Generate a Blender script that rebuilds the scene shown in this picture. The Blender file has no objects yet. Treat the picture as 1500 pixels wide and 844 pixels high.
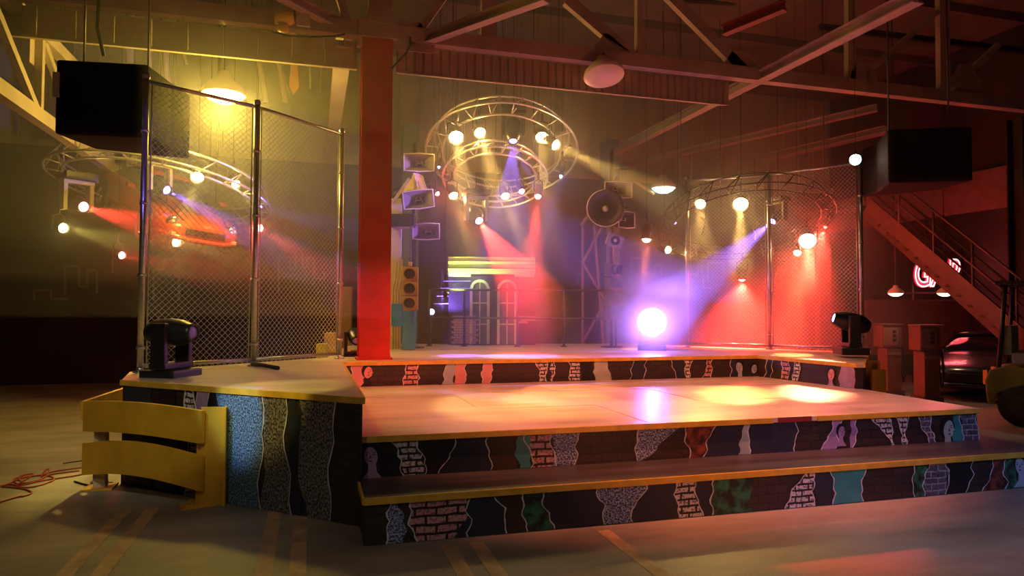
import bpy, bmesh, math, random
from mathutils import Vector, Matrix
random.seed(7)
C = bpy.context.scene.collection
SC = bpy.context.scene
V = Vector

# ------------------------------------------------------------------ camera
F, PI_, YA, RO = 1013.0, 0.0324, 0.282, 0.004
EYE = V((0, 0, 1.6))
_c, _s = math.cos(YA), math.sin(YA)
_R = V((_c, -_s, 0)); _F = V((_s, _c, 0)); _Z = V((0, 0, 1))
FWD = _F * math.cos(PI_) + _Z * math.sin(PI_)
_U = -_F * math.sin(PI_) + _Z * math.cos(PI_)
RIGHT = _R * math.cos(RO) + _U * math.sin(RO)
UP = -_R * math.sin(RO) + _U * math.cos(RO)
cam = bpy.data.objects.new('camera', bpy.data.cameras.new('camera'))
C.objects.link(cam)
m = Matrix((RIGHT, UP, -FWD)).transposed().to_4x4(); m.translation = EYE
cam.matrix_world = m
cam.data.sensor_width = 36; cam.data.lens = F / 1500 * 36
cam.data.clip_end = 200
SC.camera = cam

# ------------------------------------------------------------------ world, exposure
w = bpy.data.worlds.new('world'); SC.world = w; w.use_nodes = True
w.node_tree.nodes['Background'].inputs[0].default_value = (0.02, 0.018, 0.02, 1)
w.node_tree.nodes['Background'].inputs[1].default_value = 0.3
SC.view_settings.view_transform = 'Standard'
SC.view_settings.look = 'None'
SC.view_settings.gamma = 1
SC.view_settings.use_curve_mapping = False
SC.view_settings.exposure = 0.12
SC.cycles.use_denoising = True
SC.cycles.max_bounces = 5
SC.cycles.diffuse_bounces = 3
SC.cycles.glossy_bounces = 2
SC.cycles.transmission_bounces = 3
SC.cycles.volume_bounces = 0
SC.cycles.sample_clamp_indirect = 3
SC.cycles.sample_clamp_direct = 0
HAZE = 0.07
HAZE_G = 0.4

# ------------------------------------------------------------------ helpers: place from sight lines
def ray(px, py):
    return (FWD + RIGHT * ((px - 750) / F) + UP * ((422 - py) / F))
def at(px, py, D):
    return EYE + ray(px, py) * D
def atz(px, py, z):
    r = ray(px, py); return EYE + r * ((z - EYE.z) / r.z)
def aty(px, py, Y):
    r = ray(px, py); return EYE + r * (Y / r.y)
def atx(px, py, X):
    r = ray(px, py); return EYE + r * (X / r.x)

# ------------------------------------------------------------------ materials
MATS = {}
def mat(name, col, rough=0.6, metal=0.0, var=0.25, scale=4.0, bump=0.0, bscale=40.0, emit=None, es=0.0, spec=0.5, col2=None, wave=None, coat=0.0):
    if name in MATS: return MATS[name]
    m = bpy.data.materials.new(name); m.use_nodes = True
    nt = m.node_tree; n = nt.nodes; l = nt.links
    b = n['Principled BSDF']
    b.inputs['Roughness'].default_value = rough
    b.inputs['Metallic'].default_value = metal
    b.inputs['Specular IOR Level'].default_value = spec
    b.inputs['Coat Weight'].default_value = coat
    tc = n.new('ShaderNodeTexCoord')
    nz = n.new('ShaderNodeTexNoise'); nz.inputs['Scale'].default_value = scale; nz.inputs['Detail'].default_value = 6
    l.new(tc.outputs['Object'], nz.inputs['Vector'])
    r = n.new('ShaderNodeValToRGB')
    c2 = col2 if col2 else tuple(c * (1 - var) for c in col)
    r.color_ramp.elements[0].position = 0.3; r.color_ramp.elements[1].position = 0.7
    r.color_ramp.elements[0].color = (*c2, 1); r.color_ramp.elements[1].color = (*col, 1)
    l.new(nz.outputs['Fac'], r.inputs['Fac']); l.new(r.outputs['Color'], b.inputs['Base Color'])
    if bump:
        nb = n.new('ShaderNodeTexNoise'); nb.inputs['Scale'].default_value = bscale
        l.new(tc.outputs['Object'], nb.inputs['Vector'])
        bp = n.new('ShaderNodeBump'); bp.inputs['Strength'].default_value = bump; bp.inputs['Distance'].default_value = 0.01
        l.new(nb.outputs['Fac'], bp.inputs['Height']); l.new(bp.outputs['Normal'], b.inputs['Normal'])
    if emit:
        b.inputs['Emission Color'].default_value = (*emit, 1); b.inputs['Emission Strength'].default_value = es
    MATS[name] = m
    return m

def uv_nodes(nt):
    """coordinates running along a riser and up it"""
    n, l = nt.nodes, nt.links
    tc = n.new('ShaderNodeTexCoord'); sp = n.new('ShaderNodeSeparateXYZ'); l.new(tc.outputs['Object'], sp.inputs[0])
    sb = n.new('ShaderNodeMath'); sb.operation = 'SUBTRACT'; l.new(sp.outputs['X'], sb.inputs[0]); l.new(sp.outputs['Y'], sb.inputs[1])
    cb = n.new('ShaderNodeCombineXYZ'); l.new(sb.outputs[0], cb.inputs['X']); l.new(sp.outputs['Z'], cb.inputs['Y'])
    return cb

def brick_print(name, c1, c2, mortar, w_=0.16, h_=0.065, ms=0.008, rough=0.5, mottled=0.5):
    m = bpy.data.materials.new(name); m.use_nodes = True
    nt = m.node_tree; n = nt.nodes; l = nt.links; b = n['Principled BSDF']; b.inputs['Roughness'].default_value = rough
    cb = uv_nodes(nt)
    nz = n.new('ShaderNodeTexNoise'); nz.inputs['Scale'].default_value = 9; l.new(cb.outputs[0], nz.inputs['Vector'])
    ad = n.new('ShaderNodeVectorMath'); ad.operation = 'MULTIPLY_ADD'
    l.new(nz.outputs['Color'], ad.inputs[0]); ad.inputs[1].default_value = (0.02, 0.02, 0); l.new(cb.outputs[0], ad.inputs[2])
    bt = n.new('ShaderNodeTexBrick'); l.new(ad.outputs[0], bt.inputs['Vector'])
    bt.inputs['Scale'].default_value = 1; bt.inputs['Brick Width'].default_value = w_; bt.inputs['Row Height'].default_value = h_
    bt.inputs['Mortar Size'].default_value = ms; bt.inputs['Mortar Smooth'].default_value = 0.2
    bt.inputs['Color1'].default_value = (*c1, 1); bt.inputs['Color2'].default_value = (*c2, 1); bt.inputs['Mortar'].default_value = (*mortar, 1)
    n2 = n.new('ShaderNodeTexNoise'); n2.inputs['Scale'].default_value = 45; l.new(cb.outputs[0], n2.inputs['Vector'])
    rp = n.new('ShaderNodeValToRGB'); rp.color_ramp.elements[0].position = .38; rp.color_ramp.elements[1].position = .5
    rp.color_ramp.elements[0].color = (1 - mottled,) * 3 + (1,); l.new(n2.outputs['Fac'], rp.inputs['Fac'])
    mx = n.new('ShaderNodeMix'); mx.data_type = 'RGBA'; mx.blend_type = 'MULTIPLY'; mx.inputs['Factor'].default_value = 1
    l.new(bt.outputs['Color'], mx.inputs['A']); l.new(rp.outputs['Color'], mx.inputs['B'])
    l.new(mx.outputs['Result'], b.inputs['Base Color'])
    MATS[name] = m; return m

def speckle_print(name, a, b_, scale=60, rough=0.5):
    m = bpy.data.materials.new(name); m.use_nodes = True
    nt = m.node_tree; n = nt.nodes; l = nt.links; b = n['Principled BSDF']; b.inputs['Roughness'].default_value = rough
    cb = uv_nodes(nt)
    nz = n.new('ShaderNodeTexNoise'); nz.inputs['Scale'].default_value = scale; nz.inputs['Detail'].default_value = 4
    l.new(cb.outputs[0], nz.inputs['Vector'])
    rp = n.new('ShaderNodeValToRGB'); rp.color_ramp.elements[0].position = .42; rp.color_ramp.elements[1].position = .62
    rp.color_ramp.elements[0].color = (*a, 1); rp.color_ramp.elements[1].color = (*b_, 1)
    l.new(nz.outputs['Fac'], rp.inputs['Fac']); l.new(rp.outputs['Color'], b.inputs['Base Color'])
    MATS[name] = m; return m

def emis(name, col, s):
    m = bpy.data.materials.new(name); m.use_nodes = True
    n = m.node_tree.nodes; b = n['Principled BSDF']
    b.inputs['Base Color'].default_value = (*col, 1); b.inputs['Roughness'].default_value = 0.2
    b.inputs['Emission Color'].default_value = (*col, 1); b.inputs['Emission Strength'].default_value = s
    MATS[name] = m; return m

cream = mat('cream_paint', (0.60, 0.50, 0.36), 0.6, var=.35, scale=1.5, bump=.2)
wall_cream = mat('wall_cream', (0.55, 0.47, 0.30), 0.8, var=.3, scale=1.2, bump=.2)
beam_paint = mat('beam_paint', (0.46, 0.33, 0.26), 0.65, var=.35, scale=2, bump=.2)
red_paint = mat('red_steel_paint', (0.55, 0.025, 0.015), 0.45, var=.35, scale=3, bump=.3, bscale=90)
yellow_paint = mat('yellow_paint', (0.80, 0.44, 0.03), 0.4, var=.25, scale=5, bump=.15)
nosing_m = mat('yellow_nosing', (0.80, 0.50, 0.06), 0.35, var=.3, scale=9)
black = mat('black_paint', (0.015, 0.015, 0.017), 0.35, var=.3)
black_cloth = mat('black_speaker_cloth', (0.012, 0.011, 0.012), 0.95, var=.3, spec=.05)
galv = mat('galvanised_steel', (0.62, 0.62, 0.64), 0.32, metal=0.9, var=.3, scale=30)
wire_m = mat('galvanised_wire', (0.72, 0.72, 0.74), 0.35, metal=0.35, var=.1, scale=80)
alu = mat('truss_aluminium', (0.75, 0.74, 0.70), 0.3, metal=0.7, var=.15, scale=12)
teal_steel = mat('teal_column_paint', (0.13, 0.24, 0.27), 0.6, var=.3, scale=2)
blue_box = mat('blue_cabinet_paint', (0.05, 0.30, 0.65), 0.5, var=.3, scale=6)
wood = mat('raw_wood', (0.55, 0.38, 0.20), 0.7, var=.4, scale=8)
dark_steel = mat('dark_steel', (0.07, 0.06, 0.06), 0.45, metal=.5, var=.3)
stair_paint = mat('stair_paint', (0.10, 0.05, 0.03), 0.6, var=.35, scale=4)
roof_m = mat('roof_sheet', (0.20, 0.15, 0.13), 0.8, var=.4, scale=1.2)
mural_dark = mat('dark_mural_wall', (0.045, 0.034, 0.030), 0.85, var=.5, scale=.7, bump=.2)
mural_line = mat('mural_chalk_line', (0.26, 0.22, 0.19), 0.85, var=.4, scale=3)
rubber = mat('black_rubber', (0.02, 0.02, 0.02), 0.7)
chrome = mat('chrome', (0.85, 0.85, 0.85), 0.12, metal=1, var=.05)
glass_dark = mat('dark_glass', (0.02, 0.02, 0.025), 0.08, var=.2)

# ---- floor: stained concrete
def floor_mat():
    m = bpy.data.materials.new('stained_concrete'); m.use_nodes = True
    nt = m.node_tree; n = nt.nodes; l = nt.links; b = n['Principled BSDF']
    tc = n.new('ShaderNodeTexCoord')
    mp = n.new('ShaderNodeMapping'); mp.inputs['Scale'].default_value = (.5, 1.5, 1); mp.inputs['Rotation'].default_value = (0, 0, .25)
    l.new(tc.outputs['Object'], mp.inputs[0])
    a = n.new('ShaderNodeTexNoise'); a.inputs['Scale'].default_value = 1.3; a.inputs['Detail'].default_value = 7; a.inputs['Roughness'].default_value = .6
    l.new(mp.outputs[0], a.inputs['Vector'])
    r = n.new('ShaderNodeValToRGB'); e = r.color_ramp.elements
    e[0].position = .32; e[0].color = (.17, .155, .13, 1); e[1].position = .7; e[1].color = (.42, .38, .31, 1)
    l.new(a.outputs['Fac'], r.inputs['Fac'])
    d = n.new('ShaderNodeTexNoise'); d.inputs['Scale'].default_value = 90; l.new(tc.outputs['Object'], d.inputs['Vector'])
    mx = n.new('ShaderNodeMix'); mx.data_type = 'RGBA'; mx.blend_type = 'OVERLAY'; mx.inputs['Factor'].default_value = .35
    l.new(r.outputs['Color'], mx.inputs['A']); l.new(d.outputs['Fac'], mx.inputs['B']); l.new(mx.outputs['Result'], b.inputs['Base Color'])
    rr = n.new('ShaderNodeMapRange'); l.new(a.outputs['Fac'], rr.inputs['Value']); rr.inputs['To Min'].default_value = .38; rr.inputs['To Max'].default_value = .62
    l.new(rr.outputs[0], b.inputs['Roughness'])
    bp = n.new('ShaderNodeBump'); bp.inputs['Strength'].default_value = .25; bp.inputs['Distance'].default_value = .006
    l.new(d.outputs['Fac'], bp.inputs['Height']); l.new(bp.outputs[0], b.inputs['Normal'])
    return m
floor_m = floor_mat()

def deck_mat(name, c1, c2, rough):
    m = bpy.data.materials.new(name); m.use_nodes = True
    nt = m.node_tree; n = nt.nodes; l = nt.links; b = n['Principled BSDF']
    tc = n.new('ShaderNodeTexCoord')
    mp = n.new('ShaderNodeMapping'); mp.inputs['Scale'].default_value = (.35, 2.2, 1); l.new(tc.outputs['Object'], mp.inputs[0])
    a = n.new('ShaderNodeTexNoise'); a.inputs['Scale'].default_value = 2.2; a.inputs['Detail'].default_value = 5; l.new(mp.outputs[0], a.inputs['Vector'])
    r = n.new('ShaderNodeValToRGB'); e = r.color_ramp.elements
    e[0].position = .35; e[0].color = (*c1, 1); e[1].position = .68; e[1].color = (*c2, 1)
    l.new(a.outputs['Fac'], r.inputs['Fac']); l.new(r.outputs['Color'], b.inputs['Base Color'])
    rr = n.new('ShaderNodeMapRange'); l.new(a.outputs['Fac'], rr.inputs['Value']); rr.inputs['To Min'].default_value = rough - .08; rr.inputs['To Max'].default_value = rough + .12
    l.new(rr.outputs[0], b.inputs['Roughness'])
    return m
deck_m = deck_mat('painted_deck_board', (.50, .42, .34), (.66, .58, .48), .30)
step_m = deck_mat('dark_step_board', (.045, .043, .048), (.085, .08, .085), .42)

riser_brick = brick_print('dark_brick_print', (.050, .032, .026), (.034, .024, .022), (.020, .016, .015), .19, .07, .006, mottled=.3)
P = dict(
    brick_white=brick_print('white_brick_print', (.75, .74, .76), (.6, .58, .62), (.02, .02, .025), .13, .05, .009, mottled=.8),
    brick_pink=brick_print('pink_brick_print', (.70, .38, .42), (.55, .26, .28), (.03, .015, .02), .15, .06, .010, mottled=.6),
    brick_dark=brick_print('blue_brick_print', (.14, .13, .17), (.09, .09, .12), (.40, .38, .45), .15, .055, .006, mottled=.6),
    speckle=speckle_print('blue_speckle_print', (.02, .025, .06), (.46, .56, .92), 70),
    bright_speckle=speckle_print('bright_blue_speckle_print', (.015, .03, .06), (.24, .40, .60), 65),
    grey_speckle=speckle_print('grey_speckle_print', (.02, .02, .022), (.30, .28, .29), 50),
    camo=speckle_print('green_camouflage_print', (.012, .02, .015), (.03, .20, .10), 11),
    rust=speckle_print('rust_print', (.05, .015, .012), (.28, .06, .035), 14),
    teal=mat('teal_print', (.05, .34, .36), .45, var=.35, scale=5),
    navy=mat('navy_print', (.022, .030, .055), .5, var=.3, scale=8),
    brown=mat('brown_print', (.055, .035, .022), .5, var=.4, scale=6),
    black=mat('black_print', (.010, .010, .013), .5, var=.3, scale=6),
    pink=mat('pink_print', (.75, .32, .36), .5, var=.15, scale=6),
    pale=mat('pale_green_print', (.45, .55, .50), .5, var=.3, scale=6),
    torn=mat('torn_white_paper', (.72, .74, .80), .6, var=.15, scale=30),
    violet=mat('violet_print', (.42, .30, .55), .5, var=.3, scale=8),
    face_blue=mat('pale_blue_print', (.42, .52, .68), .5, var=.2, scale=8),
    face_green=mat('pale_sage_print', (.38, .52, .46), .5, var=.2, scale=8),
)

# ------------------------------------------------------------------ mesh builder
class MB:
    def __init__(s, org=(0, 0, 0)):
        s.bm = bmesh.new(); s.org = V(org)
    def box(s, c, size, rot=None, bev=0.0):
        x, y, z = [k / 2 for k in size]
        M = Matrix.Translation(V(c)) @ (rot.to_4x4() if rot else Matrix.Identity(4))
        vs = [s.bm.verts.new(M @ V((i * x, j * y, k * z))) for i in (-1, 1) for j in (-1, 1) for k in (-1, 1)]
        fs = [s.bm.faces.new([vs[i] for i in f]) for f in ((0, 1, 3, 2), (4, 6, 7, 5), (0, 4, 5, 1), (2, 3, 7, 6), (0, 2, 6, 4), (1, 5, 7, 3))]
        if bev:
            es = list({e for f in fs for e in f.edges})
            bmesh.ops.bevel(s.bm, geom=es, offset=bev, segments=2, affect='EDGES', profile=.7)
        return s
    def bar(s, p0, p1, w_, h_, up=(0, 0, 1), bev=0.0):
        p0, p1 = V(p0), V(p1); d = (p1 - p0); L = d.length; d.normalize()
        u = V(up); sd = d.cross(u)
        if sd.length < 1e-4: sd = d.cross(V((1, 0, 0)))
        sd.normalize(); u = sd.cross(d)
        R = Matrix((d, sd, u)).transposed()
        return s.box((p0 + p1) / 2, (L, w_, h_), R, bev)
    def tube(s, pts, r, n=8, caps=True, closed=False):
        pts = [V(p) for p in pts]; rings = []; N = len(pts)
        prev = None
        for i, p in enumerate(pts):
            if closed: d = pts[(i + 1) % N] - pts[i - 1]
            else: d = pts[min(i + 1, N - 1)] - pts[max(i - 1, 0)]
            d.normalize()
            if prev is None:
                a = V((0, 0, 1)) if abs(d.z) < .9 else V((1, 0, 0))
            else: a = prev
            b = d.cross(a).normalized(); a = b.cross(d); prev = a
            rr = r[i] if isinstance(r, (list, tuple)) else r
            rings.append([s.bm.verts.new(p + (a * math.cos(t) + b * math.sin(t)) * rr) for t in [2 * math.pi * k / n for k in range(n)]])
        M_ = N if closed else N - 1
        for i in range(M_):
            A, B = rings[i], rings[(i + 1) % N]
            for k in range(n):
                f = s.bm.faces.new((A[k], A[(k + 1) % n], B[(k + 1) % n], B[k])); f.smooth = n > 5
        if caps and not closed:
            s.bm.faces.new(rings[0][::-1]); s.bm.faces.new(rings[-1])
        return s
    def lathe(s, prof, p, axis, n=24, smooth=True):
        """prof: list of (radius, distance along axis)"""
        d = V(axis).normalized(); a = d.orthogonal().normalized(); b = d.cross(a); p = V(p)
        rings = []
        for r, h in prof:
            if r < 1e-5: rings.append([s.bm.verts.new(p + d * h)])
            else: rings.append([s.bm.verts.new(p + d * h + (a * math.cos(2 * math.pi * k / n) + b * math.sin(2 * math.pi * k / n)) * r) for k in range(n)])
        for A, B in zip(rings, rings[1:]):
            for k in range(n):
                q = [A[k % len(A)], A[(k + 1) % len(A)], B[(k + 1) % len(B)], B[k % len(B)]]
                u = []
                for v in q:
                    if v not in u: u.append(v)
                if len(u) > 2:
                    f = s.bm.faces.new(u); f.smooth = smooth
        return s
    def prism(s, pts, thick):
        """pts: 3D coplanar outline, thick: Vector extrude"""
        A = [s.bm.verts.new(V(p)) for p in pts]; B = [s.bm.verts.new(V(p) + V(thick)) for p in pts]
        s.bm.faces.new(A[::-1]); s.bm.faces.new(B)
        n = len(A)
        for i in range(n): s.bm.faces.new((A[i], A[(i + 1) % n], B[(i + 1) % n], B[i]))
        return s
    def build(s, name, material, parent=None, label=None, kind=None, cat=None, group=None, bevel=0, subsurf=0, recalc=True):
        if recalc: bmesh.ops.recalc_face_normals(s.bm, faces=s.bm.faces)
        me = bpy.data.meshes.new(name)
        o = bpy.data.objects.new(name, me)
        if parent is not None:
            off = V((0, 0, 0)); q = parent
            while q is not None: off += q.location; q = q.parent
            org = off
            s.bm.transform(Matrix.Translation(-org)); o.parent = parent
        else:
            xs = [v.co for v in s.bm.verts]
            org = V(((min(v.x for v in xs) + max(v.x for v in xs)) / 2, (min(v.y for v in xs) + max(v.y for v in xs)) / 2, min(v.z for v in xs)))
            s.bm.transform(Matrix.Translation(-org)); o.location = org
        s.bm.to_mesh(me); s.bm.free(); me.materials.append(material)
        C.objects.link(o)
        if bevel:
            md = o.modifiers.new('b', 'BEVEL'); md.width = bevel; md.segments = 2; md.limit_method = 'ANGLE'
        if subsurf:
            md = o.modifiers.new('s', 'SUBSURF'); md.levels = subsurf; md.render_levels = subsurf
        tag(o, label, cat, group, kind)
        return o
def tag(o, label=None, cat=None, group=None, kind=None):
    if label: o['label'] = label
    if cat: o['category'] = cat
    if group: o['group'] = group
    if kind: o['kind'] = kind
    return o
def thing(name, label, cat, loc=(0, 0, 0), group=None):
    o = bpy.data.objects.new(name, None); C.objects.link(o); o.location = V(loc)
    o.empty_display_size = .1
    return tag(o, label, cat, group)
KIDS = {}
def copy_tree(o, parent=None):
    c = o.copy(); C.objects.link(c)
    if parent: c.parent = parent
    for ch in [x for x in bpy.data.objects if x.parent == o]: copy_tree(ch, c)
    return c
def keep_local(mat_obj, M):
    """turn a thing built about its own base"""
    mat_obj.matrix_world = M

# ================================================================== HAZE
hz = MB().box((5.7, 12.85, 3.87), (9.0, 7.7, 7.7))
vm = bpy.data.materials.new('stage_haze'); vm.use_nodes = True
nt = vm.node_tree; nt.nodes.clear()
vo = nt.nodes.new('ShaderNodeOutputMaterial'); vs_ = nt.nodes.new('ShaderNodeVolumeScatter'); vs_.name = 'Volume Scatter'
vs_.inputs['Density'].default_value = HAZE; vs_.inputs['Anisotropy'].default_value = HAZE_G
vs_.inputs['Color'].default_value = (1, 1, 1, 1)
nt.links.new(vs_.outputs[0], vo.inputs['Volume'])
hz.build('haze', vm, None, 'thin theatrical haze hanging over the middle and right of the stage', 'stuff', 'haze')
def haze_layer(z0, z1, k, label):
    m_ = vm.copy(); m_.node_tree.nodes['Volume Scatter'].inputs['Density'].default_value = HAZE * k
    MB().box((-2.0, 12.5, (z0 + z1) / 2), (6.38, 8.4, z1 - z0)).build('haze', m_, None, label, 'stuff', 'haze', 'haze layers behind the left fence')
haze_layer(2.9, 7.7, 1.0, 'yellow lit haze high behind the left fence')
haze_layer(2.45, 2.895, .72, 'thinner haze just under the hanging car')
haze_layer(2.0, 2.445, .45, 'thin haze behind the middle of the left fence')
haze_layer(1.5, 1.995, .2, 'thinnest haze low behind the left fence')

# ================================================================== STRUCTURE
YB = 16.8; XL = -9.0; XR = 14.6; YF = -6.5; ZC = 7.8
fl = MB().box(((XL + XR) / 2, (YB + YF) / 2, -.1), (XR - XL + 1, YB - YF + 1, .2)).build('floor', floor_m, kind='structure', label='stained grey concrete floor of the hall')
MB().box(((XL + XR) / 2, YB + .1, 2.55), (XR - XL, .2, 5.1)).build('wall_back', mural_dark, kind='structure', label='dark painted mural wall behind the stage')
MB().box(((XL + XR) / 2, YB + .15, 6.45), (XR - XL, .2, 2.7)).build('wall_upper', wall_cream, kind='structure', label='cream upper wall above the mural')
MB().box(((XL + XR) / 2, YB - .03, 5.13), (XR - XL, .14, .16)).build('trim_1', wall_cream, kind='structure')
MB().box((XL - .1, (YB + YF) / 2, 3.9), (.2, YB - YF, 7.8)).build('wall_left', mural_dark, kind='structure')
wr = MB().box((XR + .1, (YB + YF) / 2, 3.9), (.2, YB - YF, 7.8)).build('wall_right', mural_dark, kind='structure')
MB().box((XR - .06, (YB + YF) / 2, 4.35), (.12, YB - YF, .9)).build('trim_2', mat('ledge_paint', (.30, .14, .12), .8, var=.3), kind='structure', label='pale band along the right wall')
MB().box(((XL + XR) / 2, YF - .1, 3.9), (XR - XL, .2, 7.8)).build('wall_front', mural_dark, kind='structure')
cl = MB().box(((XL + XR) / 2, (YB + YF) / 2, ZC + .1), (XR - XL, YB - YF, .2)).build('ceiling', roof_m, kind='structure', label='dark sheet roof above the trusses')
for i in range(9):   # purlins
    y = YF + 2.2 + i * 2.5
    MB().box(((XL + XR) / 2, y, ZC - .09), (XR - XL, .09, .18)).build('purlin', roof_m, cl)
# roof sheet ribs near the upper wall
for i in range(46):
    x = XL + .5 + i * .5
    MB().box((x, YB - .01, 6.5), (.04, .05, 2.5)).build('wall_rib', wall_cream, bpy.data.objects['wall_upper'])
# floor stripes
stripe_m = mat('worn_floor_paint', (.62, .42, .25), .6, var=.45, scale=7)
sx = [(atz(112, 825, 0), .10), (atz(160, 825, 0), .10), (atz(390, 820, 0), .10), (atz(437, 820, 0), .10), (atz(669, 822, 0), .10), (atz(712, 816, 0), .10), (atz(942, 822, 0), .10)]
for p, ww in sx:
    y1 = 4.7 if p.x > .2 else 6.2
    MB().box((p.x, (y1 + .4) / 2, .0015), (ww, y1 - .4, .003)).build('painted_stripe', stripe_m, fl)

# ---- mural outlines on the back wall (flat painted line work)
def outline(pts, ww=.045, Y=None, closed=False):
    t = MB()
    P3 = [aty(px, py, YB - .004) for px, py in pts]
    for a, b in zip(P3, P3[1:]): t.bar(a, b, .006, ww, up=(0, 1, 0)) if False else t.bar(a, b, ww, .006, up=(0, 1, 0))
    return t
mur = [
 [(408,430),(408,377),(425,377),(425,395),(433,395),(433,368),(437,364),(443,370),(443,392),(450,392),(450,377),(460,377),(460,408),(475,408),(475,398)],
 [(95,432),(95,390),(116,390),(116,420),(128,420),(128,396),(142,396),(142,430)],
 [(50,440),(50,425),(75,425),(75,438),(100,438)],
 [(165,400),(165,378),(200,378)],
 [(225,440),(225,395),(240,395),(240,380),(262,380),(262,440)],
 [(1010,402),(1022,402),(1022,388),(1028,388),(1028,400)],
 [(1037,412),(1037,385),(1060,385),(1060,400)],
 [(1030,402),(1030,422),(1042,422)],
 [(925,402),(925,378),(942,378),(942,400),(958,400),(958,388),(968,388),(968,430)],
 [(836,418),(846,418),(846,402),(852,402)],
 [(520,392),(530,392),(530,440),(540,440)],
 [(1280,440),(1280,385),(1300,385),(1300,405),(1325,405),(1325,440)],
]
mr = thing('skyline_mural', 'faint chalky outlines of houses and towers painted on the dark back wall', 'mural', aty(700, 450, YB))
for q in mur: outline(q).build('painted_outline', mural_line, mr)

# ================================================================== STAGE
S1, S2, S3 = .3237, .6386, .9466
X0, Y0, Y1, YU = .361, 4.81, 5.376, 8.87
XM = 6.42
T = .045

def slab(name, poly, z, th, material, parent, **k):
    return MB().prism([V((x, y, z - th)) for x, y in poly], V((0, 0, th))).build(name, material, parent, **k)
def wallpoly(name, pts, z0, z1, th, material, parent, **k):
    """riser panels standing along a polyline"""
    t = MB()
    for (xa, ya), (xb, yb) in zip(pts, pts[1:]):
        t.bar((xa, ya, (z0 + z1) / 2), (xb, yb, (z0 + z1) / 2), th, z1 - z0)
    return t.build(name, material, parent, **k)

low = thing('lower_step', 'low dark step along the whole front of the stage with yellow front edge', 'step', (3.7, 6, 0))
pr = atz(1435, 628, S1); ps = atz(1500, 638, S1)
dx = (ps - pr); dx.normalize()
XE = pr.x + (Y0 - pr.y) / dx.y * dx.x
slab('tread', [(X0, Y0), (XE, Y0), (pr.x, pr.y), (pr.x - .3, pr.y), (XM - .1, 6.0), (X0, 6.0)], S1, T, step_m, low)
wallpoly('riser', [(X0 + .01, 6.0), (X0 + .01, Y0 + .02), (XE - .02, Y0 + .02), (pr.x - .02, pr.y)], 0, S1 - T, .02, riser_brick, low)
t = MB(); t.box(((X0 + XE) / 2, Y0 - .008, S1 - T / 2 + .002), (XE - X0 + .01, .02, T + .004), bev=.004)
t.build('nosing', nosing_m, low, label='yellow edge strip')
MB().box((X0 - .008, Y0 + .55, S1 - T / 2 + .002), (.016, 1.1, T + .004)).build('nosing', nosing_m, low)

main = thing('main_deck', 'wide glossy middle stage deck lit orange by the spotlights', 'stage', (3.4, 7, 0))
# deck made of sheets: joints between them
xs = [X0, 1.58, 2.80, 4.02, 5.24, XM]
ys = [Y1, 6.6, 7.82, YU + .15]
xr_back = 6.56
for i in range(5):
    for j in range(3):
        xa, xb = xs[i] + .0015, xs[i + 1] - .0015
        ya, yb = ys[j] + .0015, ys[j + 1] - .0015
        dz = -.002 * ((i * 3 + j * 5) % 2)
        slab('deck_sheet', [(xa, ya), (xb, ya), (xb, yb), (xa, yb)], S2 + dz, T - .004, deck_m, main)
slab('deck_sheet', [(XM + .002, Y1), (XM + .02, Y1), (6.62, 7.2), (6.6, YU), (XM + .002, YU)], S2 - .001, T, deck_m, main)
wallpoly('riser', [(X0 + .01, 8.8), (X0 + .01, Y1 + .02), (XM - .01, Y1 + .02), (6.60, 7.2)], S1 - .3, S2 - T, .02, riser_brick, main)
for pa, pb in ((530, 1131), (1197, 1434)):
    a = aty(pa, 640, Y1).x; b = aty(pb, 600, Y1).x
    MB().box(((a + b) / 2, Y1 - .008, S2 - T / 2 + .001), (b - a, .02, T + .004), bev=.004).build('nosing', nosing_m, main, label='yellow edge strip')
MB().box(((aty(1131, 610, Y1).x + aty(1197, 610, Y1).x) / 2, Y1 + .0, S2 - T / 2), (.36, .012, T)).build('bare_edge', mat('bare_red_edge', (.25, .03, .03), .5), main, label='dark red stretch of edge with no yellow strip')

LP = atz(178, 557, S3); K = V((.376, 5.254, S3))
f1, f2, f3 = at(205, 548, 7.1), at(371, 538, 8.0), at(497, 526, 9.25)
for f in (f1, f2, f3): f.z = S3
B1 = atz(575, 511, S3); B2 = atz(1007, 505, S3)
g1, g2, g3 = at(1007, 507, 12.5), at(1128, 508, 11.9), at(1263, 515, 10.9)
for g in (g1, g2, g3): g.z = S3
RE = atz(1274, 514, S3); RF = V((6.549, 7.112, S3)); RC = V((6.37, YU, S3))
RO_ = atz(1259, 533, S3)
up = thing('upper_deck', 'raised U shaped back stage with wings left and right around the middle deck', 'stage', (2.5, 9.5, 0))
# left wing, middle strip, right wing
L_back = V((f3.x - .1, f3.y + .35, 0)); 
slab('deck_board', [(K.x, K.y), (K.x, YU), (L_back.x, L_back.y), (f1.x - .12, f1.y + .12), (LP.x, LP.y)][::-1], S3, T, deck_m, up, label='left wing deck board')
midl = L_back.x
slab('deck_board', [(K.x + .003, YU), (RC.x, YU), (RC.x, B2.y + .6), (B1.x - .6, B1.y + 1.9), (midl - .05, L_back.y + .003)], S3 - .001, T, deck_m, up, label='long back deck board')
slab('deck_board', [(RC.x + .002, YU), (RF.x, RF.y), (RO_.x + .02, RF.y), (RE.x, RE.y), (g3.x + .2, g3.y + .3), (g1.x + .2, g1.y + .5), (RC.x + .002, B2.y + .6)], S3, T, deck_m, up, label='right wing deck board')
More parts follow.
